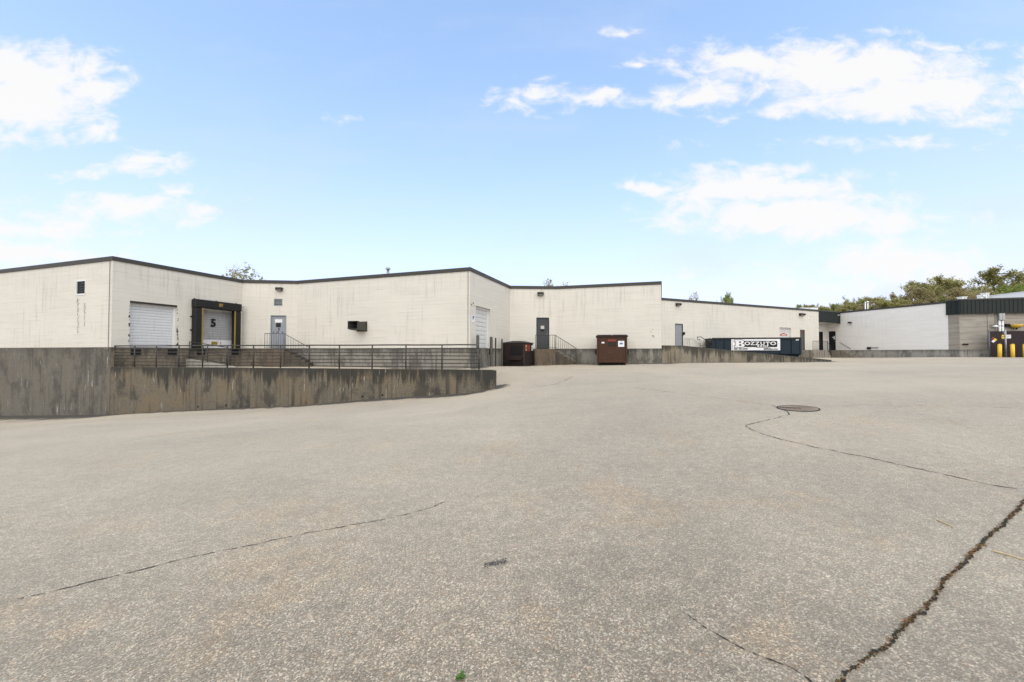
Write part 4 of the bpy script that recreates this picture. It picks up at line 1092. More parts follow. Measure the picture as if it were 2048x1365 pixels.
# lightning rods and roof vent
for k, (w, x, y, lab) in enumerate(((wB, 234, 507, 'thin lightning rod on the left corner of the roof'), (wB, 443.5, 543, 'thin lightning rod above the dock shelter'), (wD, 938.5, 525, 'thin lightning rod on the middle corner of the roof'))):
    u, z = w.px(x, y, -.15); t = thing('lightning_rod', lab, 'lightning rod', w.pt(u, RZ, -.15))
    mb = MB(); mb.tube([w.pt(u, RZ-.02, -.15), w.pt(u, z, -.15)], .006, 5, .003); mb.build('rod', M['galv'], t)
    mb = MB(); mb.tube([w.pt(u, RZ-.01, -.15), w.pt(u, RZ+.03, -.15)], .03, 8, .015); mb.build('base', M['galv'], t)
p = at_y(776, 548, 29); z_ = at_y(776, 535, 29).z
t = thing('roof_vent', 'small capped metal vent pipe on the warehouse roof', 'vent', (p.x, p.y, RZ-.3))
mb = MB(); mb.tube([(p.x, p.y, RZ-.35), (p.x, p.y, z_-.12)], .10, 12); mb.build('pipe', M['galv'], t, True)
mb = MB(); mb.tube([(p.x, p.y, z_-.14), (p.x, p.y, z_-.05), (p.x, p.y, z_)], .20, 14, .10); mb.build('cap', M['galv'], t)

# ------------------------------------------------------------------ dumpsters
def local_box(parent, name, m, c, d, ch=.0):
    mb = MB(); mb.box(c, d, ch=ch); me = mb.data(name, m); o = bpy.data.objects.new(name, me); COL.objects.link(o); o.parent = parent
    WM[o.name] = wm(parent); return o
def local(parent, name, m, mb, smooth=False):
    me = mb.data(name, m)
    if smooth:
        for p_ in me.polygons: p_.use_smooth = True
    o = bpy.data.objects.new(name, me); COL.objects.link(o); o.parent = parent; WM[o.name] = wm(parent); return o
# dark dumpster, corner towards the camera
g = at_y(1049, 732.6, 24.9); g.z = ground(g.x, g.y); DK = thing('dumpster', 'dark brown steel dumpster with side hatch and shelf near the side dock', 'dumpster', g, R(-24))
# local: x along the hatch face to the left is negative, y away from camera
Lx, Ly, Hh = 1.62, 1.45, 1.44
mb = MB()
prof = [(-Lx, 0), (0, 0), (0, Ly), (-Lx, Ly)]
def frus(mb, pr0, z0, pr1, z1):
    n = len(pr0); mb.mesh([(x, y, z0) for x, y in pr0]+[(x, y, z1) for x, y in pr1], [tuple(range(n))[::-1], tuple(range(n, 2*n))]+[(i, (i+1) % n, n+(i+1) % n, n+i) for i in range(n)])
c_ = .10
base_pr = [(-Lx+.05, .03), (-c_, .03), (-.02, c_+.05), (-.02, Ly-.05), (-Lx+.05, Ly-.05)]
top_pr = [(-Lx, 0), (-c_, 0), (0, c_), (0, Ly), (-Lx, Ly)]
frus(mb, base_pr, .0, base_pr, .14); frus(mb, top_pr, .14, top_pr, Hh); local(DK, 'bin_body', M['brown'], mb)
mb = MB(); frus(mb, [(-Lx-.03, -.04), (.03, -.04), (.05, Ly), (-Lx-.03, Ly)], Hh+.003, [(-Lx-.03, -.04), (.03, -.04), (.05, Ly), (-Lx-.03, Ly)], Hh+.06); local(DK, 'rim', M['lid'], mb)
mb = MB(); frus(mb, [(-Lx*.92, -.0), (-.06, -.0), (-.02, Ly*.95), (-Lx*.95, Ly*.95)], Hh+.062, [(-Lx*.62, .35), (-.45, .3), (-.4, Ly*.7), (-Lx*.6, Ly*.7)], Hh+.17); local(DK, 'lid', M['lid'], mb)
local_box(DK, 'hatch', M['black'], (-.55, -.012, 1.02), (.80, .03, .56))
for k in range(6): local_box(DK, 'hatch_bar', M['brown'], (-.55, -.032, .80+k*.09), (.78, .012, .014))
mb = MB(); mb.mesh([(-.98, .0, .60), (-.10, .0, .60), (-.10, -.34, .66), (-.98, -.34, .66), (-.98, .0, .56), (-.10, .0, .56), (-.10, -.34, .40), (-.98, -.34, .40)],
                   [(0, 1, 2, 3), (7, 6, 5, 4), (0, 4, 5, 1), (3, 2, 6, 7), (1, 5, 6, 2), (0, 3, 7, 4)]); local(DK, 'shelf', M['brown'], mb)
local_box(DK, 'side_rib', M['brown'], (-Lx+.22, -.02, .75), (.08, .05, 1.15)); local_box(DK, 'side_rib', M['brown'], (-Lx*.5, -.02, .22), (Lx*.95, .05, .1))
for y_, wd, m_, h_ in ((.28, .22, 'ink_orange', .38), (.72, .42, 'ink_dullred', .42), (1.33, .24, 'sign', .34)):
    local_box(DK, 'sticker', M[m_], (.004, y_, 1.16), (.012, wd, h_))
for y_ in (.28, 1.33): local_box(DK, 'sticker_print', M['ink'], (.010, y_, 1.14), (.006, .1, .12))
# rusty brown dumpster, square on
g = at_y(1224, 731, 24.4); gz = ground(g.x, g.y)
DB = thing('dumpster', 'tall rusty brown steel dumpster standing alone against the cream wall', 'dumpster', (g.x, 24.4, gz), R(-12))
Wd, Dp, Ht = 1.78, 1.5, 1.86
local_box(DB, 'underframe', M['black'], (0, Dp/2+.1, .1), (Wd-.12, Dp-.2, .19))
for x in (-Wd/2+.14, Wd/2-.14): local_box(DB, 'skid', M['brown'], (x, Dp/2, .09), (.1, Dp-.05, .17))
mb = MB()
frus(mb, [(-Wd/2, .02), (Wd/2, .02), (Wd/2, Dp), (-Wd/2, Dp)], .17, [(-Wd/2-.01, 0), (Wd/2+.01, 0), (Wd/2+.01, Dp), (-Wd/2-.01, Dp)], Ht-.12); local(DB, 'bin_body', M['rust'], mb)
for x in (-Wd/2+.03, Wd/2-.03): local_box(DB, 'corner_post', M['rust'], (x, -.015, 1.0), (.09, .05, 1.66), .01)
local_box(DB, 'bottom_rail', M['rust'], (0, -.02, .22), (Wd-.1, .06, .09), .01)
local_box(DB, 'rim', M['brown'], (0, Dp/2, Ht-.07), (Wd+.14, Dp+.12, .10), .02)
for k in range(2): local_box(DB, 'lid', M['lid'], ((k-.5)*(Wd*.5+.02), Dp/2, Ht+.003), (Wd*.5-.02, Dp+.05, .045), .015)
for s_ in (-1, 1):
    mb = MB(); x = s_*(Wd/2+.005)
    mb.tube([(x, .25, 1.02), (x+s_*.09, .25, .95), (x+s_*.09, .25, .72), (x, .25, .62)], .028, 8); local(DB, 'handle', M['brown'], mb, True)
    local_box(DB, 'fork_pocket', M['rust'], (s_*(Wd/2+.055), Dp*.6, .82), (.1, .9, .2), .01)
local_box(DB, 'sticker', M['sign'], (.55, -.008, 1.32), (.36, .014, .36))
local_box(DB, 'sticker_print', M['ink_blue'], (.55, -.017, 1.33), (.19, .006, .085)); local_box(DB, 'sticker_print', M['ink_blue'], (.55, -.017, 1.43), (.10, .006, .03))
local_box(DB, 'sticker', M['sign'], (-.53, -.008, 1.40), (.17, .014, .09))
local_box(DB, 'warning_label', M['ink_dullred'], (-.0, -.008, 1.53), (.50, .014, .13)); local_box(DB, 'warning_label', M['brown'], (.02, -.008, 1.31), (.46, .014, .24))
# navy roll-off container
pl_, pr_ = at_y(1425, 690, 33.2), at_y(1601, 690, 31.9); wRO = Wall(pl_.xy, pr_.xy)
_c = wRO.pt(wRO.len/2, 0, -1.0); gz = ground(_c.x, _c.y)-.01; _m = wRO.pt(wRO.len/2, gz)
RO = thing('roll_off_container', 'long navy steel roll-off container with white company sign', 'container', _m, math.atan2(wRO.d.y, wRO.d.x))
Wd = wRO.len; Dp = 2.1; zt = wRO.px(1500, 675.8)[1]-gz
mb = MB()
lo = [(-Wd/2+.02, .22), (Wd/2-.10, .22), (Wd/2-.10, Dp-.22), (-Wd/2+.02, Dp-.22)]; mid = [(-Wd/2, 0), (Wd/2, 0), (Wd/2, Dp), (-Wd/2, Dp)]
frus(mb, lo, .16, mid, .46); frus(mb, mid, .46, mid, zt-.12); local(RO, 'tub', M['navy'], mb)
for y_ in (.55, Dp-.55): local_box(RO, 'skid_rail', M['navy'], (0, y_, .08), (Wd-.2, .14, .17))
local_box(RO, 'top_rail', M['rail_black'], (0, .0, zt-.07), (Wd+.06, .14, .15), .02); local_box(RO, 'top_rail', M['rail_black'], (0, Dp, zt-.07), (Wd+.06, .14, .15), .02)
for x in (-Wd/2+.3, -Wd/2+.95, Wd/2-.62, Wd/2-1.45, -Wd/2+1.5): local_box(RO, 'side_rib', M['navy'], (x, -.035, (zt-.12+.46)/2), (.1, .07, zt-.62), .01)
for x in (Wd/2, -Wd/2): local_box(RO, 'end_post', M['navy'], (x, .02, (zt+.4)/2-.05), (.12, .12, zt-.5), .015)
for k in range(3):
    mb = MB(); x = -Wd/2-.03; z_ = zt-.3-.32*k; mb.tube([(x, .12, z_), (x-.16, .12, z_), (x-.16, .12, z_-.14), (x, .12, z_-.14)], .035, 8); local(RO, 'latch', M['rail_black'], mb)
mb = MB(); mb.tube([(-Wd/2-.02, .5, zt-.02), (-Wd/2-.35, .5, zt-.12), (-Wd/2-.35, .5, zt-.5), (-Wd/2-.03, .5, zt-.6)], .04, 8); local(RO, 'tow_hook', M['lamp_body'], mb)
def ro_px(px, py): # on the front plane, in local coordinates
    u_, z_ = wRO.px(px, py, .08); return u_-wRO.len/2, z_-gz
sx0, sz1 = ro_px(1462.6, 679); sx1, sz0 = ro_px(1560.6, 701)
SG = local_box(RO, 'company_sign', M['sign'], ((sx0+sx1)/2, -.055, (sz0+sz1)/2), (sx1-sx0, .03, sz1-sz0))
WMx = wm(RO)
def sgw(px, py, o=-.075):
    x, z = ro_px(px, py); return WMx @ Vector((x, o, z))
def sg_plate(pxs, o, m, name='print'):
    th = .004; P_ = [ro_px(x, y) for x, y in pxs]; n = len(P_)
    mb = MB(); mb.mesh([(x, o, z) for x, z in P_]+[(x, o+th, z) for x, z in P_], [tuple(range(n)), tuple(range(2*n-1, n-1, -1))]+[(i, n+i, n+(i+1) % n, (i+1) % n) for i in range(n)])
    return local(SG, name, m, mb)
def rr(x0, y0, x1, y1, r_=1.3):
    out = []
    for cx, cy, a0 in ((x1-r_, y0+r_, -90), (x1-r_, y1-r_, 0), (x0+r_, y1-r_, 90), (x0+r_, y0+r_, 180)):
        out += [(cx+r_*math.cos(R(a0+t_)), cy+r_*math.sin(R(a0+t_))) for t_ in (0, 30, 60, 90)]
    return out
sg_plate(rr(1486, 682.2, 1554.8, 694.6, 2.2), -.075, M['ink'])
sg_plate(rr(1512.5, 690, 1540, 695.6, .9), -.0755, M['ink'])
# the big slab-serif initial: black outline plate, white body, black counters
def bshape(g_):
    pts = [(1469-g_, 680.6-g_), (1483, 680.6-g_)]
    pts += [(1483+(5+g_)*math.sin(R(t_)), 684.0-(3.4+g_)*math.cos(R(t_))) for t_ in range(15, 166, 30)]
    pts += [(1484, 687.4+.2), (1484.5, 687.6)]
    pts += [(1484+(5.4+g_)*math.sin(R(t_)), 691.2-(3.6+g_)*math.cos(R(t_))) for t_ in range(15, 166, 30)]
    pts += [(1483, 694.8+g_), (1469-g_, 694.8+g_), (1469-g_, 692.2-g_), (1471.2-g_, 691.8-g_), (1471.2-g_, 683.6+g_), (1469-g_, 683.2+g_)]
    return pts
sg_plate(bshape(1.0), -.078, M['ink']); sg_plate(bshape(0), -.081, M['sign'])
sg_plate(rr(1478, 683.4, 1482.2, 686.2, 1.1), -.084, M['ink']); sg_plate(rr(1478, 689, 1482.8, 692.2, 1.2), -.084, M['ink'])
pxm = (sx1-sx0)/98.0
X3, Z3 = wRO.d3, Vector((0, 0, 1))
for ch, cx in zip('OZZUTO', (1494.6, 1505, 1514.6, 1525, 1535.4, 1546.3)):
    text_mesh(ch, 10.2*pxm, M['sign'], sgw(cx, 687.6, -.083), X3, Z3, SG, 'lettering', sx=1.42 if ch == 'O' else 1.25, bold=.012, depth=.003)
    for (dx_, dy_, ln) in {'Z': ((-2.9, -2.7, 1.2), (2.9, 2.9, 1.2)), 'U': ((-3.0, -3.4, 3.4), (3.0, -3.4, 3.0)), 'T': ((-3.6, -2.4, 1.2), (3.6, -2.4, 1.2), (0, 3.4, 3.6))}.get(ch, ()):
        x, z = ro_px(cx+dx_, 687.6+dy_); wv = ln*pxm; hv = (.9 if ch != 'T' or dx_ == 0 else 2)*pxm
        mb = MB(); mb.box((x, -.083, z), (wv, .006, hv)); local(SG, 'serif', M['sign'], mb)
for ch, cx in zip('BROS.', (1516.5, 1522.5, 1528.8, 1534.6, 1538.6)):
    text_mesh(ch, 4.6*pxm, M['sign'], sgw(cx, 692.9, -.083), X3, Z3, SG, 'lettering', sx=1.5, bold=.009, depth=.003)
text_mesh('860-484-0081', 3.9*pxm, M['ink'], sgw(1482, 698.4, -.076), X3, Z3, SG, 'lettering', sx=1.28, bold=.008)
text_mesh('BBSRefuse.com', 3.8*pxm, M['ink'], sgw(1541.5, 698.4, -.076), X3, Z3, SG, 'lettering', sx=1.18, bold=.008)
x, z = ro_px(1595.5, 679.8); local_box(RO, 'sticker', M['sign'], (x, -.004, z), (.22, .012, .11))

# ------------------------------------------------------------------ right side: gate, bollards, pipes
fo = 1.1
uF_, _ = wJ.px(1978, 690, fo)
GT = thing('slatted_gate', 'dark brown slatted enclosure gate with hazard diamond beside the bollards', 'gate', wJ.pt(uF_+2, ground(*wJ.pt(uF_+2, 0, fo).xy), fo))
zg = ground(*wJ.pt(uF_, 0, fo).xy); ztop = wJ.px(1985, 663, fo)[1]
pan = [(uF_+.05, uF_+1.0), (uF_+1.14, uF_+3.0), (uF_+3.06, uF_+5.0), (uF_+5.06, uF_+7)]
sl = MB(); sl.box((0, 0, 0), (.105, .02, ztop-zg-.12), ch=.003); slm = sl.data('slat', M['fence'])
for a, b in pan:
    fr = MB()
    for q in ((a, a+.04), (b-.04, b)): wJ.box(fr, q[0], q[1], zg+.05, ztop, fo-.02, fo-.06)
    for q in (zg+.05, (zg+ztop)/2, ztop-.04): wJ.box(fr, a+.04, b-.04, q, q+.04, fo-.021, fo-.055)
    fo_ = fr.build('panel_frame', M['fence'], GT)
    n = int((b-a)/.112)
    for k in range(n): inst(slm, 'slat', fo_, wJ.pt(a+.06+k*(b-a-.1)/n, (zg+ztop)/2+.03, fo+.0), (wJ.d3, wJ.n3, Z3))
for u, r_, hh in ((uF_, .05, .1), (uF_+1.07, .045, .12)):
    mb = MB(); mb.tube([wJ.pt(u, zg-.2, fo+.03), wJ.pt(u, ztop+hh, fo+.03)], r_, 10); mb.build('post', M['rail_grey' if u == uF_ else 'galv'], GT, True)
# hazard diamond and notices on the gate
def diamond(cx, cy, s_):
    c0 = wJ.px(cx, cy, fo+.02); t = thing('hazard_diamond', 'small diamond hazard sign on the dark gate', 'sign', wJ.pt(c0[0], c0[1]-s_, fo+.02))
    for dx_, dz_, m_ in ((0, s_/2, 'ink_dullred'), (s_/2, 0, 'yellow'), (0, -s_/2, 'sign'), (-s_/2, 0, 'ink_navy')):
        mb = MB(); h_ = s_/2*.97
        pts = [(dx_, dz_+h_), (dx_+h_, dz_), (dx_, dz_-h_), (dx_-h_, dz_)]
        mb.mesh([wJ.pt(c0[0]+x, c0[1]+z, fo+.024) for x, z in pts]+[wJ.pt(c0[0]+x, c0[1]+z, fo+.009) for x, z in pts], [(0, 1, 2, 3), (7, 6, 5, 4)]+[(i, 4+i, 4+(i+1) % 4, (i+1) % 4) for i in range(4)])
        mb.build('quarter', M[m_], t)
diamond(1986.5, 680, .26)
t, a, b, c, d = sign(wJ, 2003.3, 670.3, 2008.3, 677.6, M['yellow'], 'caution_sign', 'small yellow caution sign on the dark gate', fo+.022)
mb = MB(); wJ.box(mb, a+.05, b-.05, c+.12, d-.08, fo+.022, fo+.026); mb.build('print', M['ink'], t)
t, a, b, c, d = sign(wJ, 2013, 670, 2022, 677.2, M['sign'], 'notice_board', 'small white notice on the dark gate', fo+.022)
for k in range(3):
    mb = MB(); zz_ = d-.07-.07*k; wJ.box(mb, a+.04, b-.05-.05*k, zz_-.018, zz_, fo+.022, fo+.026); mb.build('print', M['ink_red' if k == 0 else 'ink_navy'], t)
BN = ['yellow steel bollard in front of the grey gate post', 'yellow steel bollard in front of the gate under the white notice', 'yellow steel bollard cut off by the right edge of the photo']
for k, x in enumerate((1999, 2025.2, 2050)):
    u, _ = wJ.px(x, 700, fo+.55); p = wJ.pt(u, 0, fo+.55); zg_ = ground(p.x, p.y); zt_ = wJ.px(x, 688.5, fo+.55)[1]
    t = thing('bollard', BN[k], 'bollard', (p.x, p.y, zg_), group='yellow bollards before the gate')
    r_ = .12
    mb = MB(); mb.tube([(p.x, p.y, zg_-.2), (p.x+(.02 if k == 0 else 0), p.y, zt_-.05)], r_, 16); mb.build('post', M['yellow'], t, True)
    mb = MB(); x_ = p.x+(.02 if k == 0 else 0)
    for r0, r1, za, zb_ in ((r_, r_*.8, zt_-.052, zt_-.01), (r_*.8, .03, zt_-.01, zt_+.015)): mb.tube([(x_, p.y, za), (x_, p.y, zb_)], r0, 16, r1)
    mb.build('cap', M['yellow'], t, True)
# electrical risers
ER = thing('electrical_riser', 'twin white and grey pipes with meter boxes on the grey block wall', 'pipe', wJ.pt(wJ.px(2000, 650)[0], 3, .1))
for x in (1999.2, 2005.2):
    u, _ = wJ.px(x, 650, .1); zb = wJ.px(x, 668, .1)[1]; zm = wJ.px(x, 641, .1)[1]
    mb = MB(); mb.tube([wJ.pt(u, FZ-.2, .1), wJ.pt(u, zm+.02, .1)], .075, 12); mb.build('pipe', M['white_metal'], ER, True)
    mb = MB(); wJ.box(mb, u-.10, u+.10, zm, zf0-.02, .002, .24, .02); mb.build('meter_box', M['galv'], ER)
    mb = MB(); mb.tube([wJ.pt(u, zm-.5, .1), wJ.pt(u, zm-.44, .1)], .085, 12); mb.build('coupling', M['galv'], ER, True)
c0 = wJ.px(1991, 652.5, .25)
t = thing('wall_lamp', 'white shaded wall lamp beside the twin pipes', 'lamp', wJ.pt(c0[0], c0[1], .2))
mb = MB(); mb.tube([wJ.pt(c0[0]-.2, c0[1]+.06, .0), wJ.pt(c0[0]-.2, c0[1]+.10, .15), wJ.pt(c0[0]-.1, c0[1]+.08, .25)], .02, 6); mb.build('arm', M['lamp_body'], t)
mb = MB(); mb.tube([wJ.pt(c0[0], c0[1]-.07, .25), wJ.pt(c0[0], c0[1]-.0, .25), wJ.pt(c0[0], c0[1]+.08, .25)], .24, 14, .06); mb.build('shade', M['white_metal'], t, True)
mb = MB(); mb.tube([wJ.pt(c0[0]-.02, c0[1]+.07, .25), wJ.pt(c0[0]-.02, c0[1]+.13, .25)], .05, 10); mb.build('cap', M['lamp_body'], t)
c0 = wJ.px(2033, 652, .25)
t = thing('emergency_shower', 'yellow bowl on a black wall bracket above the gate', 'eyewash', wJ.pt(c0[0], c0[1]-.2, .2))
mb = MB(); mb.tube([wJ.pt(c0[0], c0[1]-.17, .25), wJ.pt(c0[0], c0[1]-.05, .25), wJ.pt(c0[0], c0[1]+.10, .25)], .2, 16, .40); mb.build('bowl', M['yellow'], t, True)
mb = MB(); wJ.box(mb, c0[0]-.62, c0[0]-.36, c0[1]-.05, c0[1]+.18, .0, .2, .02); mb.tube([wJ.pt(c0[0]-.5, c0[1]+.1, .2), wJ.pt(c0[0], c0[1]+.08, .25)], .03, 8); mb.build('bracket', M['black'], t)
mb = MB(); mb.tube([wJ.pt(c0[0], c0[1]-.17, .25), wJ.pt(c0[0], c0[1]-.30, .25)], .06, 10); mb.build('drain', M['black'], t)
c0 = wI.px(1700.5, 645.3, .15)
t = thing('security_camera', 'small dark security camera on the white right wall', 'camera', wI.pt(c0[0], c0[1], .1))
mb = MB(); mb.tube([wI.pt(c0[0], c0[1], .0), wI.pt(c0[0], c0[1], .16)], .05, 8); mb.build('mount', M['lamp_body'], t)
mb = MB(); wI.box(mb, c0[0]-.22, c0[0]+.14, c0[1]-.09, c0[1]+.06, .1, .28, .03); mb.build('body', M['black'], t)
c0 = wH.px(1368.8, 667, .1)
t = thing('door_bell', 'small black box right of the plain grey door', 'box', wH.pt(c0[0], c0[1], .05))
mb = MB(); wH.box(mb, c0[0]-.10, c0[0]+.10, c0[1]-.09, c0[1]+.10, .0, .12, .02); mb.build('housing', M['black'], t)
mb = MB(); wH.box(mb, c0[0]-.06, c0[0]+.03, c0[1]-.17, c0[1]-.088, .0, .08, .01); mb.build('socket', M['lamp_body'], t)
c0 = wI.px(1738, 697, .05)
t = thing('hose_bib', 'small black outlet low on the white right wall', 'outlet', wI.pt(c0[0], c0[1], .05))
mb = MB(); wI.box(mb, c0[0]-.16, c0[0]+.16, c0[1]-.1, c0[1]+.13, .0, .14, .02); mb.build('housing', M['black'], t)
mb = MB(); mb.tube([wI.pt(c0[0]+.1, c0[1]+.05, .07), wI.pt(c0[0]+.9, c0[1]+.05, .07)], .03, 6); mb.build('pipe', M['lamp_body'], t)
c0 = wJ.px(1931.5, 689, .08)
t = thing('hose_bib', 'pair of dark pipe stubs low on the grey block wall', 'outlet', wJ.pt(c0[0], c0[1], .05))
for k in (-1, 1):
    mb = MB(); mb.tube([wJ.pt(c0[0]+k*.11, c0[1], .0), wJ.pt(c0[0]+k*.11, c0[1], .14)], .06, 10); mb.build('stub', M['black'], t)
mb = MB(); wJ.box(mb, c0[0]-.2, c0[0]+.2, c0[1]-.03, c0[1]+.03, .0, .08); mb.build('plate', M['lamp_body'], t)
# damaged spots on the painted walls (dark gouges)
random.seed(5)
for w, x, y, n, par in ((wG, 1305, 668, 5, HOUSE), (wH, 1622, 634, 4, WING), (wE, 945, 604, 4, HOUSE)):
    for k in range(n):
        u, z = w.px(x+random.uniform(-3, 3), y+random.uniform(-9, 9)); mb = MB(); s_ = random.uniform(.03, .09)
        pts = [(s_*random.uniform(.5, 1.2)*math.cos(a_*R(60)), .6*s_*random.uniform(.4, 1.2)*math.sin(a_*R(60))) for a_ in range(6)]
        mb.mesh([w.pt(u+p_[0], z+p_[1], .004) for p_ in pts]+[w.pt(u+p_[0], z+p_[1], -.02) for p_ in pts], [tuple(range(6)), tuple(range(11, 5, -1))]+[(i, 6+i, 6+(i+1) % 6, (i+1) % 6) for i in range(6)])
        mb.build('chipped_block', M['mortar'], par)

# ------------------------------------------------------------------ things on the roofs
def roof_box(px0, px1, pyt, Y, dep, m, name, label, cat, zb=RZ-.3, extra=True):
    a, b = at_y(px0, pyt, Y), at_y(px1, pyt, Y)
    t = thing(name, label, cat, ((a.x+b.x)/2, Y+dep/2, zb)); zt_ = (a.z+b.z)/2
    mb = MB(); mb.box(((a.x+b.x)/2, Y+dep/2, (zt_+zb)/2), (b.x-a.x, dep, zt_-zb), ch=.02); mb.build('casing', m, t)
    mb = MB(); mb.box(((a.x+b.x)/2, Y+dep/2, zt_+.03), (b.x-a.x+.08, dep+.08, .06)); mb.build('lid', m, t)
    if extra:
        n = max(2, int((b.x-a.x)/.9))
        for k in range(1, n):
            mb = MB(); x_ = a.x+(b.x-a.x)*k/n; mb.box((x_, Y-.012, (zt_+zb)/2), (.05, .03, zt_-zb-.1)); mb.build('seam', M['galv'], t)
    return t
roof_box(1924, 1934, 594.8, 44, .5, M['white_metal'], 'rooftop_unit', 'low white rooftop unit above the left end of the green fascia', 'rooftop unit')
roof_box(2060, 2230, 583, 40, 3.4, M['white_metal'], 'penthouse', 'long white metal rooftop penthouse at the right edge', 'penthouse')
t = roof_box(1972, 1979, 587, 43, .5, M['white_metal'], 'vent_stack', 'white goose-neck rooftop duct beside the penthouse', 'duct')
a, b = at_y(1964, 590, 43), at_y(1972, 590, 43)
mb = MB(); mb.box(((a.x+b.x)/2, 43.25, a.z-.08), (b.x-a.x+.1, .4, .2)); mb.build('elbow', M['white_metal'], t)
mb = MB(); mb.box((a.x+.08, 43.25, (a.z-.05+RZ-.3)/2), (.2, .4, a.z-.1-RZ+.3)); mb.build('leg', M['white_metal'], t)
roof_box(1601, 1636, 616.5, 60, 6, M['white_metal'], 'penthouse', 'pale rooftop penthouse behind the wing coping', 'penthouse')
for k, (x, y, Y) in enumerate(((1730.5, 606, 52), (1735.5, 604.5, 52))):
    p = at_y(x, y, Y); t = thing('roof_pipe', ('thin white roof pipe above the right white wall', 'white roof pipe with round cap above the right white wall')[k], 'pipe', (p.x, Y, RZ-.34))
    mb = MB(); mb.tube([(p.x, Y, RZ-.4), (p.x, Y, p.z)], .06, 8); mb.build('pipe', M['white_metal'], t, True)
    mb = MB(); mb.tube([(p.x, Y, p.z-.05), (p.x, Y, p.z+.12)], .16 if k else .08, 10, .05); mb.build('cap', M['white_metal'], t, True)

# ------------------------------------------------------------------ manhole, cracks, litter
mc = gpt(1596, 817.5); rad = (at_y(1633, 817, mc.y).x-at_y(1558, 817, mc.y).x)/2*.95
tz = math.atan2(ground(mc.x+.3, mc.y)-ground(mc.x-.3, mc.y), .6); ty = math.atan2(ground(mc.x, mc.y+.3)-ground(mc.x, mc.y-.3), .6)
MH = thing('manhole_cover', 'round rusty iron manhole cover in the asphalt yard', 'manhole cover', (mc.x, mc.y, ground(mc.x, mc.y)))
MH.rotation_euler = (ty, -tz, 0)
WM[MH.name] = Matrix.Translation(Vector((mc.x, mc.y, ground(mc.x, mc.y))))
def disc(r0, r1, z0, z1, n=48):
    mb = MB(); vs = []; fs = []
    for k in range(n):
        c_, s_ = math.cos(2*math.pi*k/n), math.sin(2*math.pi*k/n)
        vs += [(r0*c_, r0*s_, z0), (r0*c_, r0*s_, z1), (r1*c_, r1*s_, z1), (r1*c_, r1*s_, z0)]
    for k in range(n):
        a, b = 4*k, 4*((k+1) % n); fs += [(a+i, b+i, b+(i+1) % 4, a+(i+1) % 4) for i in range(4)]
    return mb.mesh(vs, fs)
local(MH, 'frame_ring', M['crack'], disc(rad*.945, rad, -.03, .010))
mb = MB(); mb.tube([(0, 0, -.03), (0, 0, .008)], rad*.935, 48); local(MH, 'lid', M['iron'], mb)
for k in range(5): local(MH, 'raised_ring', M['iron'], disc(rad*(.14+.15*k), rad*(.19+.15*k), .005, .014, 40))
mb = MB(); mb.box((-.12, .05, .013), (.03, .34, .01), (math.cos(R(50)), math.sin(R(50)), 0), (-math.sin(R(50)), math.cos(R(50)), 0)); local(MH, 'seam', M['crack'], mb)

def crack(pxs, w0, w1, seed, wob=.02, step=.05, lift=.004, gaps=0.0):
    random.seed(seed); pts = [gpt(x, y) for x, y in pxs]; line = []
    for a, b in zip(pts, pts[1:]):
        n = max(2, int((b-a).length/step)); line += [a.lerp(b, k/n) for k in range(n)]
    line.append(pts[-1]); n = len(line); mb = MB(); prev = None; wk = 0; ph = random.random()*9
    for i, p_ in enumerate(line):
        tdir = (line[min(i+1, n-1)]-line[max(i-1, 0)]); tdir.z = 0; tdir.normalize(); sd = Vector((-tdir.y, tdir.x, 0))
        wk = wk*.8+random.uniform(-1, 1)*wob*.6; f = i/(n-1)
        wd = (w0+(w1-w0)*f)*random.uniform(.15, 1.7)
        if i in (0, n-1): wd *= .1
        c_ = p_+sd*wk; L_, R_ = c_+sd*wd/2, c_-sd*wd/2
        L_.z = ground(L_.x, L_.y)+lift; R_.z = ground(R_.x, R_.y)+lift
        if prev and random.random() > gaps: mb.face([prev[0], prev[1], R_, L_])
        prev = (L_, R_)
    o = mb.build('crack', M['crack'], GROUND); return line
crack([(-60, 1224), (0, 1209), (120, 1180), (250, 1148), (400, 1112), (560, 1078), (700, 1052), (790, 1036), (860, 1018), (890, 1003)], .0075, .006, 1, .012, .025, gaps=.03)
crack([(1543, 811), (1559, 817), (1574, 824), (1581, 830), (1568, 833), (1543, 839), (1509, 847), (1494, 853), (1503, 861), (1524, 869), (1562, 880), (1597, 888), (1626, 894), (1682, 906), (1744, 918), (1850, 942), (1960, 965), (2040, 980)], .015, .012, 2, .022, .03, gaps=.04)
crack([(1265, 775), (1330, 784), (1480, 803), (1543, 811)], .015, .012, 3, .03, .1, gaps=.25)
crack([(1634, 815), (1700, 812), (1800, 811), (1920, 813), (2060, 818)], .008, .010, 4, .02, .1, gaps=.3)
crack([(1372, 1230), (1395, 1245), (1408, 1255), (1460, 1286), (1530, 1318), (1580, 1335), (1615, 1358), (1632, 1374)], .004, .006, 5, .004, .015, gaps=.03)
crack([(1148, 752), (1128, 762), (1110, 769), (1030, 782)], .03, .02, 6, .04, .2, gaps=.3)
crack([(985, 775), (960, 785), (900, 797), (870, 800)], .012, .012, 7, .03, .1, gaps=.5)
crack([(700, 840), (640, 850), (560, 862)], .010, .006, 9, .03, .08, gaps=.4)
crack([(150, 838), (60, 843), (0, 846)], .03, .03, 10, .03, .15, gaps=.2)
BIG = [(2075, 985), (2048, 1003), (2040, 1015), (2005, 1050), (1990, 1062), (1962, 1092), (1945, 1105), (1905, 1150), (1890, 1162), (1868, 1195), (1840, 1225), (1810, 1250), (1790, 1275), (1765, 1300), (1720, 1330), (1690, 1355), (1660, 1380)]
line = crack(BIG, .018, .014, 8, .010, .012, gaps=.04)
random.seed(21)
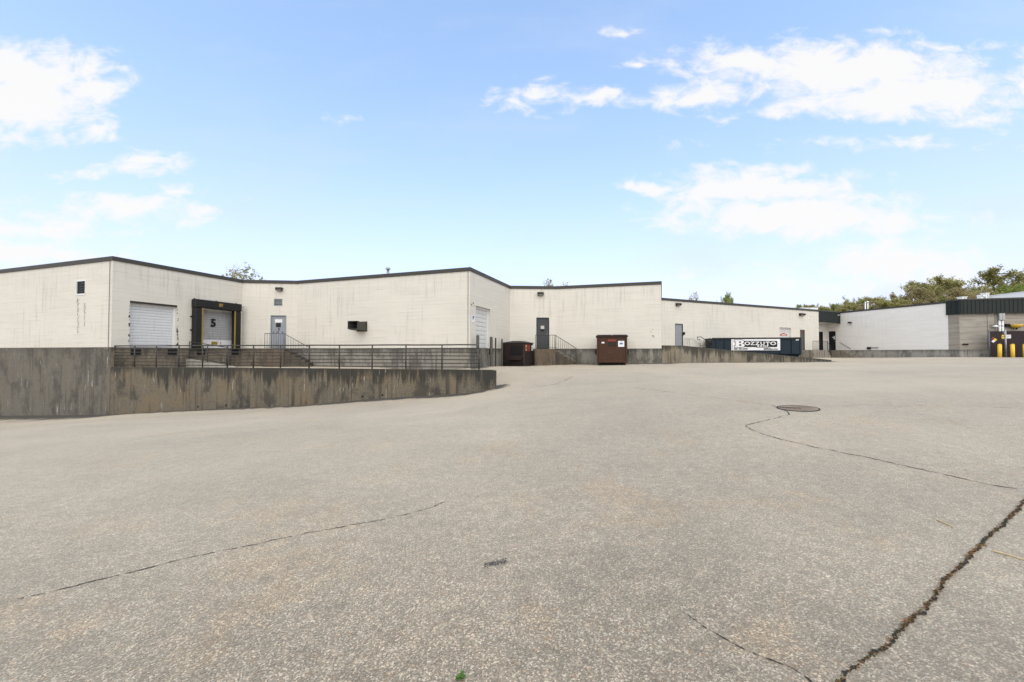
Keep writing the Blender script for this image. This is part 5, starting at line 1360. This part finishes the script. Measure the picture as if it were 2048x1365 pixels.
for nm, m_, cnt, sz, lab in (('leaf_litter', 'debris', 1300, .0045, 'brown leaf litter packed into the wide crack at the right'), ('moss', 'moss', 900, .0035, 'dark moss tufts along the wide crack at the right')):
    mb = MB(); cl = [random.random() for _ in range(26)]
    for k in range(cnt):
        q = random.choice(cl)+random.gauss(0, .016) if random.random() < .75 else random.random()
        p_ = line[max(0, min(len(line)-1, int(q*(len(line)-1))))]
        x_, y_ = p_.x+random.gauss(0, .0065), p_.y+random.gauss(0, .0065); z_ = ground(x_, y_)+.004+random.random()*.006
        s_ = sz*random.uniform(.5, 1.6); a_ = random.random()*6.28; t_ = random.uniform(-.6, .6)
        e1 = Vector((math.cos(a_), math.sin(a_), t_*.5))*s_; e2 = Vector((-math.sin(a_), math.cos(a_), random.uniform(-.5, .5)))*s_*random.uniform(.3, .8)
        c_ = Vector((x_, y_, z_)); mb.mesh([c_-e1, c_+e2, c_+e1, c_-e2+Vector((0, 0, s_*.3))], [(0, 1, 2), (0, 2, 3)])
    tag(mb.build(nm, M[m_], None, fix=False), lab, 'debris', kind='stuff')
# loose pebbles on the asphalt close to the camera
mb = MB(); random.seed(77)
for k in range(2600):
    Y_ = random.uniform(1.3, 6)**1.0; X_ = random.uniform(-1.4, 1.4)*Y_; z_ = ground(X_, Y_); s_ = random.uniform(.0018, .005)
    vs = [Vector((X_, Y_, z_))+Vector(v)*s_*random.uniform(.7, 1.2) for v in ((1, 0, .2), (0, 1, .2), (-1, 0, .2), (0, -1, .2), (0, 0, 1.0), (0, 0, -.3))]
    mb.mesh(vs, [(0, 1, 4), (1, 2, 4), (2, 3, 4), (3, 0, 4), (1, 0, 5), (2, 1, 5), (3, 2, 5), (0, 3, 5)])
M['pebble'] = paint('pebble', (.34, .31, .27), .9, 0, .6, 60)
tag(mb.build('loose_gravel', M['pebble'], None, fix=False), 'loose gravel grains scattered over the near asphalt', 'gravel', kind='stuff')
for k, (p_, q_, lab) in enumerate((((1873, 1041), (1907, 1056), 'short dry straw stalk lying left of the wide crack'), ((1987, 1104), (2056, 1124), 'long dry straw stalk right of the wide crack at the photo edge'), ((1952, 1092), (1974, 1094), 'tiny brown twig lying across the wide crack'))):
    a, b = gpt(*p_, .006), gpt(*q_, .006); m_ = a.lerp(b, .5)+Vector((0, .003, .002))
    mb = MB(); mb.tube([a, m_, b], .0055 if k < 2 else .003, 6, .004); o = mb.build('straw' if k < 2 else 'twig', M['straw'] if k < 2 else M['debris'])
    tag(o, lab, 'straw' if k < 2 else 'twig')
# dark smudge
random.seed(31); mb = MB(); c_ = gpt(988, 1128)
for k in range(230):
    q = random.random(); x_ = c_.x+(q-.45)*.14+random.gauss(0, .008); y_ = c_.y+(q-.45)*.035+random.gauss(0, .013+.012*math.sin(q*9)**2)
    s_ = random.uniform(.0015, .005); a_ = random.random()*6.28
    mb.face([(x_+s_*math.cos(a_+t_)*random.uniform(.6, 1.2), y_+s_*math.sin(a_+t_)*random.uniform(.6, 1.2), ground(x_, y_)+.004+k*2e-6) for t_ in (0, 1.2, 2.5, 3.8, 5.0)])
mb.build('tar_smudge', M['tar'], GROUND, fix=False)
# weed at the bottom edge
c_ = gpt(918, 1358); WD = thing('weed', 'tiny green weed sprouting at the bottom edge of the photo', 'weed', c_); random.seed(2)
for k in range(16):
    a_ = random.random()*6.28; l_ = random.uniform(.012, .026); up_ = random.uniform(.005, .016); b0 = c_+Vector((random.uniform(-.016, .016), random.uniform(-.010, .010), 0))
    d_ = Vector((math.cos(a_), math.sin(a_), 0)); s_ = Vector((-d_.y, d_.x, 0))*l_*.32
    mb = MB(); mb.mesh([b0, b0+d_*l_*.5+s_+Vector((0, 0, up_)), b0+d_*l_+Vector((0, 0, up_*.8)), b0+d_*l_*.5-s_+Vector((0, 0, up_)), b0+d_*l_*.5+Vector((0, 0, up_*.75))], [(0, 4, 1), (4, 2, 1), (0, 3, 4), (4, 3, 2)])
    mb.build('leaf', M['weed'], WD)

# ------------------------------------------------------------------ trees
def make_tree(seed, leafm, leaf_n, leaf_s, spread=.42, twig=3, clear=.25):
    """unit-height tree: returns trunk mesh and crown mesh"""
    rnd = random.Random(seed); tr = MB(); cr = MB(); tips = []
    def vec(az_, el_): return Vector((math.cos(az_)*math.cos(el_), math.sin(az_)*math.cos(el_), math.sin(el_)))
    def limb(p, d, L, r0, lev):
        n = 4 if lev < 2 else 3; pts = [p]; q = p.copy(); dd_ = d.copy()
        for i in range(n):
            dd_ = (dd_+Vector((rnd.gauss(0, .16), rnd.gauss(0, .16), rnd.gauss(.07, .12)))).normalized(); q = q+dd_*L/n; pts.append(q.copy())
        tr.tube(pts, r0, 5 if lev < 2 else 3, r0*.4, cap=False)
        if lev >= 2: tips.extend(pts[1:])
        if lev < twig:
            for k in range(5 if lev < 2 else 3):
                f = rnd.uniform(.35, 1); i = min(n-1, int(f*n)); b = pts[i].lerp(pts[i+1], f*n-i)
                base = (pts[i+1]-pts[i]).normalized(); s_ = vec(rnd.random()*6.28, rnd.uniform(-.3, .7))
                limb(b, (base*.75+s_*.75).normalized(), L*rnd.uniform(.42, .62), r0*.45, lev+1)
    lean = Vector((rnd.gauss(0, .03), rnd.gauss(0, .03), 0)); pts = [Vector((0, 0, -.03))]
    for i in range(1, 7): pts.append(Vector((lean.x*i+rnd.gauss(0, .008), lean.y*i+rnd.gauss(0, .008), .12*i)))
    tr.tube(pts, .020, 7, .006)
    for k in range(11):
        f = clear+(.97-clear)*k/10; i = min(5, int(f*6)); b = pts[i].lerp(pts[i+1], min(1, f*6-i)); 
        el_ = .25+.9*f+rnd.gauss(0, .12); limb(b, vec(k*2.4+rnd.gauss(0, .3), el_), spread*(1.05-.55*f)*rnd.uniform(.75, 1.1), .009*(1.1-.6*f), 1)
    for k in range(leaf_n):
        c0 = rnd.choice(tips); c0 = c0+Vector((rnd.gauss(0, .018), rnd.gauss(0, .018), rnd.gauss(0, .016))); s_ = leaf_s*rnd.uniform(.5, 1.4)
        a = vec(rnd.random()*6.28, rnd.uniform(-.8, .8)); b = a.cross(vec(rnd.random()*6.28, rnd.uniform(-1, 1))).normalized()
        cr.mesh([c0-a*s_, c0+b*s_*.6, c0+a*s_, c0-b*s_*.6], [(0, 1, 2, 3)])
    zmax = max(v[2] for v in cr.v)
    return tr.data('trunk', M['bark'], fix=False), cr.data('crown', M[leafm], fix=False), zmax
PROTO = {'olive': [make_tree(s_, 'leaf_olive', 9000, .012) for s_ in (1, 2, 3)], 'brown': [make_tree(s_, 'leaf_brown', 7500, .0115, .45) for s_ in (4, 5)],
         'green': [make_tree(s_, 'leaf_green', 9000, .012, .42) for s_ in (6, 7)], 'bright': [make_tree(8, 'leaf_bright', 7500, .016, .48, 3, .12)],
         'sparse': [make_tree(s_, 'leaf_olive', 1700, .011, .36, 3, .3) for s_ in (9, 10)]}
LAB = {'olive': 'olive spring tree', 'brown': 'brownish budding tree', 'green': 'fresh green tree', 'bright': 'bright yellow-green bush', 'sparse': 'sparse budding tree'}
rt = random.Random(3)
def tree(px, py, Y, kind, where, wide=1.0, group='trees beyond the buildings'):
    pr = PROTO[kind]; tm, cm_, zm = pr[rt.randrange(len(pr))]
    top = at_y(px, py, Y); zg_ = ground(top.x, Y); h_ = (top.z-zg_)/zm
    o = thing('tree', LAB[kind]+' '+where, 'tree', (top.x, Y, zg_), rt.random()*6.28, group)
    o.scale = (h_*wide, h_*wide, h_)
    for me, nm in ((tm, 'trunk'), (cm_, 'crown')):
        c_ = bpy.data.objects.new(nm, me); COL.objects.link(c_); c_.parent = o
TREES = [(452, 514, 72, 'sparse', 'peeking over the roof above the dock shelter', .85), (506, 549, 80, 'sparse', 'just right of the tree above the dock shelter', .7),
 (1104, 551, 78, 'sparse', 'barely showing over the roof above the charcoal door', .95), (1085, 557, 84, 'sparse', 'at the left edge of the tuft above the charcoal door', .7),
 (1376, 584, 76, 'sparse', 'thin and pale behind the left end of the wing roof', .6), (1433, 581, 74, 'green', 'alone behind the middle of the wing roof', .55),
 (1448, 592, 78, 'green', 'low beside the lone tree behind the wing roof', .5),
 (1600, 608, 92, 'green', 'leftmost in the hillside wood behind the pale penthouse', .8), (1622, 610, 98, 'brown', 'over the pale penthouse on the wing', 1), (1642, 612, 96, 'brown', 'right of the pale penthouse', 1), (1661, 606, 94, 'green', 'above the canopy', .6),
 (1676, 612, 90, 'olive', 'low right of the canopy', 1), (1704, 587, 102, 'sparse', 'standing tall above the two roof pipes', .75), (1692, 604, 92, 'olive', 'left of the roof pipes', 1), (1726, 597, 94, 'green', 'behind the roof pipes', 1), (1748, 598, 90, 'olive', 'right of the roof pipes', 1),
 (1772, 591, 94, 'brown', 'rising above the left half of the white wall', 1), (1790, 586, 100, 'olive', 'in the second row above the white wall', 1), (1812, 577, 98, 'brown', 'above the middle of the white wall', 1), (1834, 569, 100, 'olive', 'on the slope of the wood skyline', .9), (1858, 572, 94, 'brown', 'before the skyline step of the wood', 1.1), (1884, 585, 84, 'brown', 'low above the end of the white wall', 1),
 (1893, 553, 102, 'sparse', 'at the skyline step of the wood', 1.05), (1916, 550, 100, 'olive', 'above the low rooftop unit', 1), (1942, 549, 104, 'olive', 'second from the rooftop unit on the skyline', 1), (1962, 556, 94, 'sparse', 'with dark bare limbs left of the goose-neck duct', 1),
 (1988, 541, 102, 'olive', 'tallest on the skyline above the goose-neck duct', 1.1), (2014, 548, 98, 'olive', 'above the long penthouse', 1), (2038, 552, 102, 'sparse', 'at the right edge of the photo', 1), (2052, 562, 88, 'green', 'low at the right edge of the photo', 1),
 (1762, 597, 88, 'olive', 'low in the gap right of the roof pipes', 1.1), (1715, 606, 86, 'brown', 'low before the roof pipes', 1.2), (1655, 611, 90, 'olive', 'low above the canopy left end', 1.1), (1612, 612, 88, 'olive', 'low left of the pale penthouse', 1.1), (1630, 607, 100, 'green', 'behind the pale penthouse', .8), (1735, 600, 100, 'olive', 'far behind the roof pipes', 1.1), (1800, 592, 84, 'olive', 'low above the left part of the white wall', 1.2),
 (1928, 584, 82, 'bright', 'right behind the low rooftop unit', 1.1), (1950, 586, 80, 'bright', 'between the rooftop unit and the goose-neck duct', 1), (1905, 575, 90, 'brown', 'under the skyline step', 1.1), (1985, 570, 86, 'brown', 'filling in behind the goose-neck duct', 1.1), (1830, 590, 86, 'olive', 'low above the white wall', 1.2), (2020, 572, 86, 'olive', 'filling in behind the penthouse', 1.2)]
for x, y, Y, kd, wh, wide in TREES: tree(x, y, Y, kd, wh, wide)
